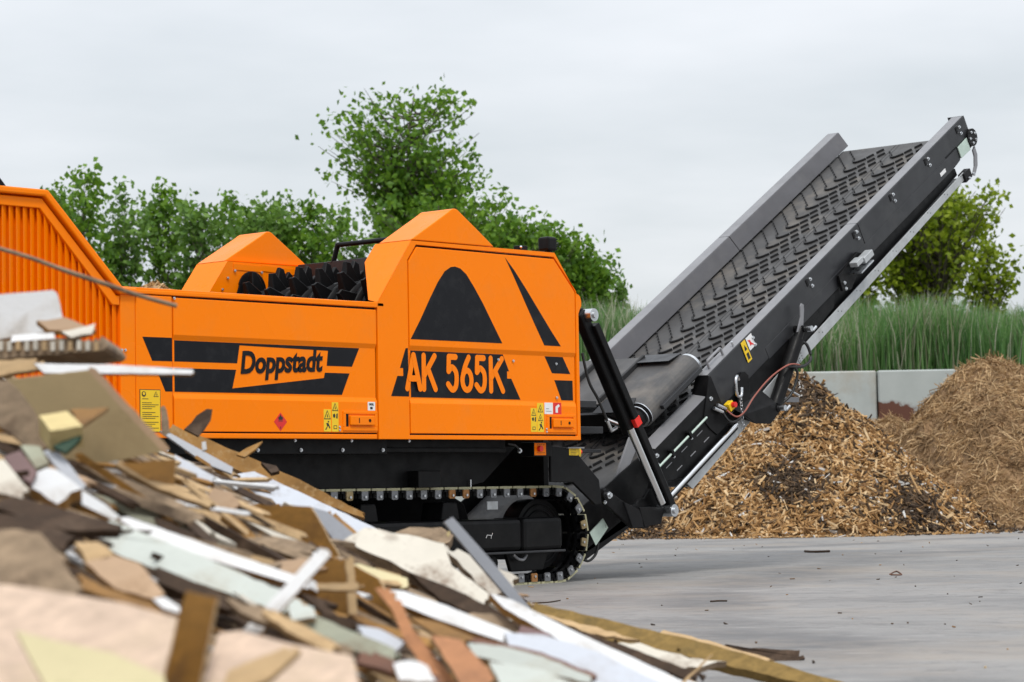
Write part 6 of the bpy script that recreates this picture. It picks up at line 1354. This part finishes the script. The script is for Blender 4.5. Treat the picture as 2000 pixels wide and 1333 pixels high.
# --- body of the heap and small rubble between the boards
def heap_body():
    rng = np.random.default_rng(33)
    rr = np.linspace(-4.2, 2.0, 90); ds = np.linspace(2.3, 15.6, 110); V = []; 
    for d in ds:
        for r in rr: V.append(tuple(W(r, d, min(0.8-0.0*d, 9) if False else scrap_h(r, d)-0.25+wob(r, d, 0.03, 7.0)-(0.25 if d < 3.4 else 0))))
    n = len(rr); F = np.array([(j*n+i, j*n+i+1, (j+1)*n+i+1, (j+1)*n+i) for j in range(len(ds)-1) for i in range(n-1)])
    V = np.array(V); V[:, 2] = np.maximum(V[:, 2], -0.08)
    base = pbr('rubble_base', (0.03, 0.02, 0.013), 0.95, var=0.5, scale=9)  # near-black colour paints the shade deep between the boards
    P = []; Nn = []
    while len(P) < 4200:
        d = rng.uniform(3.2, 14.8); r = rng.uniform(-0.235*d-0.3, min(1.5, 0.235*d)); h = scrap_h(r, d)
        if h < 0.03: continue
        e = 0.05; g = Vector((-(scrap_h(r+e, d)-h)/e, -(scrap_h(r, d+e)-h)/e, 1)).normalized(); P.append(tuple(W(r, d, h-0.23+rng.uniform(-0.01, 0.05)))); Nn.append(tuple(RT*g.x+FH*g.y+UPV*g.z))
    P = np.array(P); Nn = np.array(Nn); m = len(P)
    dims = np.stack([rng.gamma(2.0, 0.028, m)+0.02, rng.gamma(2, 0.007, m)+0.005, rng.uniform(0.003, 0.008, m)], 1)
    V2, F2 = boxes_np(P, dims, rng, Nn, 0.93)
    # longer battens and strips, most of them lying down the slope
    nb = 1500; Pb = []
    while len(Pb) < nb:
        d = rng.uniform(4.6, 13.6); r = rng.uniform(-0.235*d-0.2, min(1.1, 0.22*d)); h = scrap_h(r, d)
        if h < 0.06: continue
        Pb.append(tuple(W(r, d, h-0.135+rng.uniform(-0.06, 0.05))))
    Pb = np.array(Pb); A = np.array([tuple(RT*(0.9+0.1*rng.normal())-UPV*(0.38+0.16*rng.normal())+FH*0.55*rng.normal()) for _ in range(nb)]); A /= np.linalg.norm(A, axis=1)[:, None]
    Bv = np.array([tuple(UPV*0.6-FH*0.7+Vector(rng.normal(size=3))*0.35) for _ in range(nb)]); Cc = np.cross(A, Bv); Cc /= np.linalg.norm(Cc, axis=1)[:, None]; Bv = np.cross(Cc, A)
    hl = rng.uniform(0.06, 0.26, nb); hw = rng.gamma(2.0, 0.0034, nb)+0.003; ht = rng.uniform(0.002, 0.008, nb)
    V3 = []; F3 = []
    for i in range(nb):
        L, w_, t_ = hl[i], hw[i], ht[i]; j = rng.uniform(0.0, 0.05, 6)*min(1, L/0.1)
        out = [(-L+j[0], -w_), (L-j[1], -w_), (L, -w_*0.3), (L-j[2], w_*0.25), (L-j[3]*0.4, w_), (-L+j[4], w_), (-L, w_*0.4), (-L+j[5], -w_*0.2)]
        o0 = len(V3)
        for sgn in (1, -1):
            for x_, y_ in out: V3.append(Pb[i]+A[i]*x_+Cc[i]*y_+Bv[i]*(t_*sgn))
        # quads only: two strips per face, eight sides
        for k0, fl_ in ((0, 1), (8, -1)):
            qs = [(0, 1, 2, 7), (7, 2, 3, 6), (6, 3, 4, 5)]
            F3 += [tuple(o0+k0+x for x in (q_ if fl_ > 0 else q_[::-1])) for q_ in qs]
        F3 += [(o0+k, o0+8+k, o0+8+(k+1) % 8, o0+(k+1) % 8) for k in range(8)]
    V3 = np.array(V3); F3 = np.array(F3)
    mi3 = rng.choice(np.arange(1, 9), size=nb, p=[.20, .08, .14, .09, .10, .32, .03, .04])  # dark wood picked most often, its colour standing for shaded gaps
    V2 = np.concatenate([V2, V3]); F2 = np.concatenate([F2, F3+m*8])
    mats = [base]+[BW[k] for k in ('weather', 'osb', 'raw', 'white', 'brown', 'dkbrown', 'beige', 'cream')]
    mi = rng.choice(np.arange(1, 9), size=m, p=[.22, .15, .13, .11, .1, .2, .05, .04])
    me = np_mesh('rubble', np.concatenate([V, V2]), np.concatenate([F, F2+len(V)]), mats, np.concatenate([np.zeros(len(F), int), np.repeat(mi, 6), np.repeat(mi3, 14)]))
    o = bpy.data.objects.new('wood_rubble', me); COL.objects.link(o); tag(o, 'splinters and small offcuts packed between the waste boards', 'rubble', kind='stuff')
heap_body()

# ------------------------------------------------------------------ bits lying on the yard
def gtwig(name, label, pts, r, mat, cat='twig'):
    P = []
    for px, py in pts:
        v = ray(px, py); p = CAM+v*(-(CAM.z-r)/v.z); P.append(p)
    o = MB().tube(smooth_curve(P, 4), r, mat, 6).build(name, None); tag(o, label, cat); return o
gtwig('dark_stick', 'dark stick lying on the concrete in front of the chip heap', [(1572, 1077), (1590, 1078), (1620, 1077)], 0.014, BW['dkbrown'], 'stick')
gtwig('red_twig', 'reddish bent twig alone on the concrete at right', [(1738, 1122), (1750, 1116), (1757, 1119), (1760, 1123), (1740, 1123)], 0.006, BW['walnut'])
gtwig('thin_twig', 'thin dark twig on the concrete beyond the ochre beam', [(1040, 1178), (1068, 1177), (1094, 1173)], 0.005, BW['dkbrown'])
gtwig('short_twig', 'short black twig on the concrete midway to the dark timber', [(1388, 1175), (1402, 1174), (1420, 1174)], 0.006, BW['dkbrown'])
def litter():
    rng = np.random.default_rng(77); P = []
    while len(P) < 170:
        d = rng.uniform(10, 37); r = rng.uniform(-0.2*d, 0.24*d); p = W(r, d, 0.004); P.append(tuple(p))
    P = np.array(P); m = len(P); dims = np.stack([rng.gamma(1.3, 0.007, m)+0.003, rng.uniform(0.002, 0.007, m), rng.uniform(0.002, 0.004, m)], 1)
    up = np.tile(np.array([0, 0, 1.0]), (m, 1)); V, F = boxes_np(P, dims, rng, up)
    # spill of chips along the foot of the heap
    me = np_mesh('litter', V, F, [bpy.data.materials['chips_dark'], bpy.data.materials['chips_tan']], np.repeat((rng.random(m) < 0.3).astype(int), 6))
    o = bpy.data.objects.new('yard_litter', me); COL.objects.link(o); tag(o, 'tiny chips and crumbs strewn over the concrete yard', 'litter', kind='stuff')
litter()

for o in bpy.data.objects:
    if o.parent is not None and o.name.split('.')[0] in ('pictogram', 'print_lines', 'control_marks', 'rivet_holes', 'slot_edges', 'belt_seam', 'lamp_fins'): o['kind'] = 'stuff'
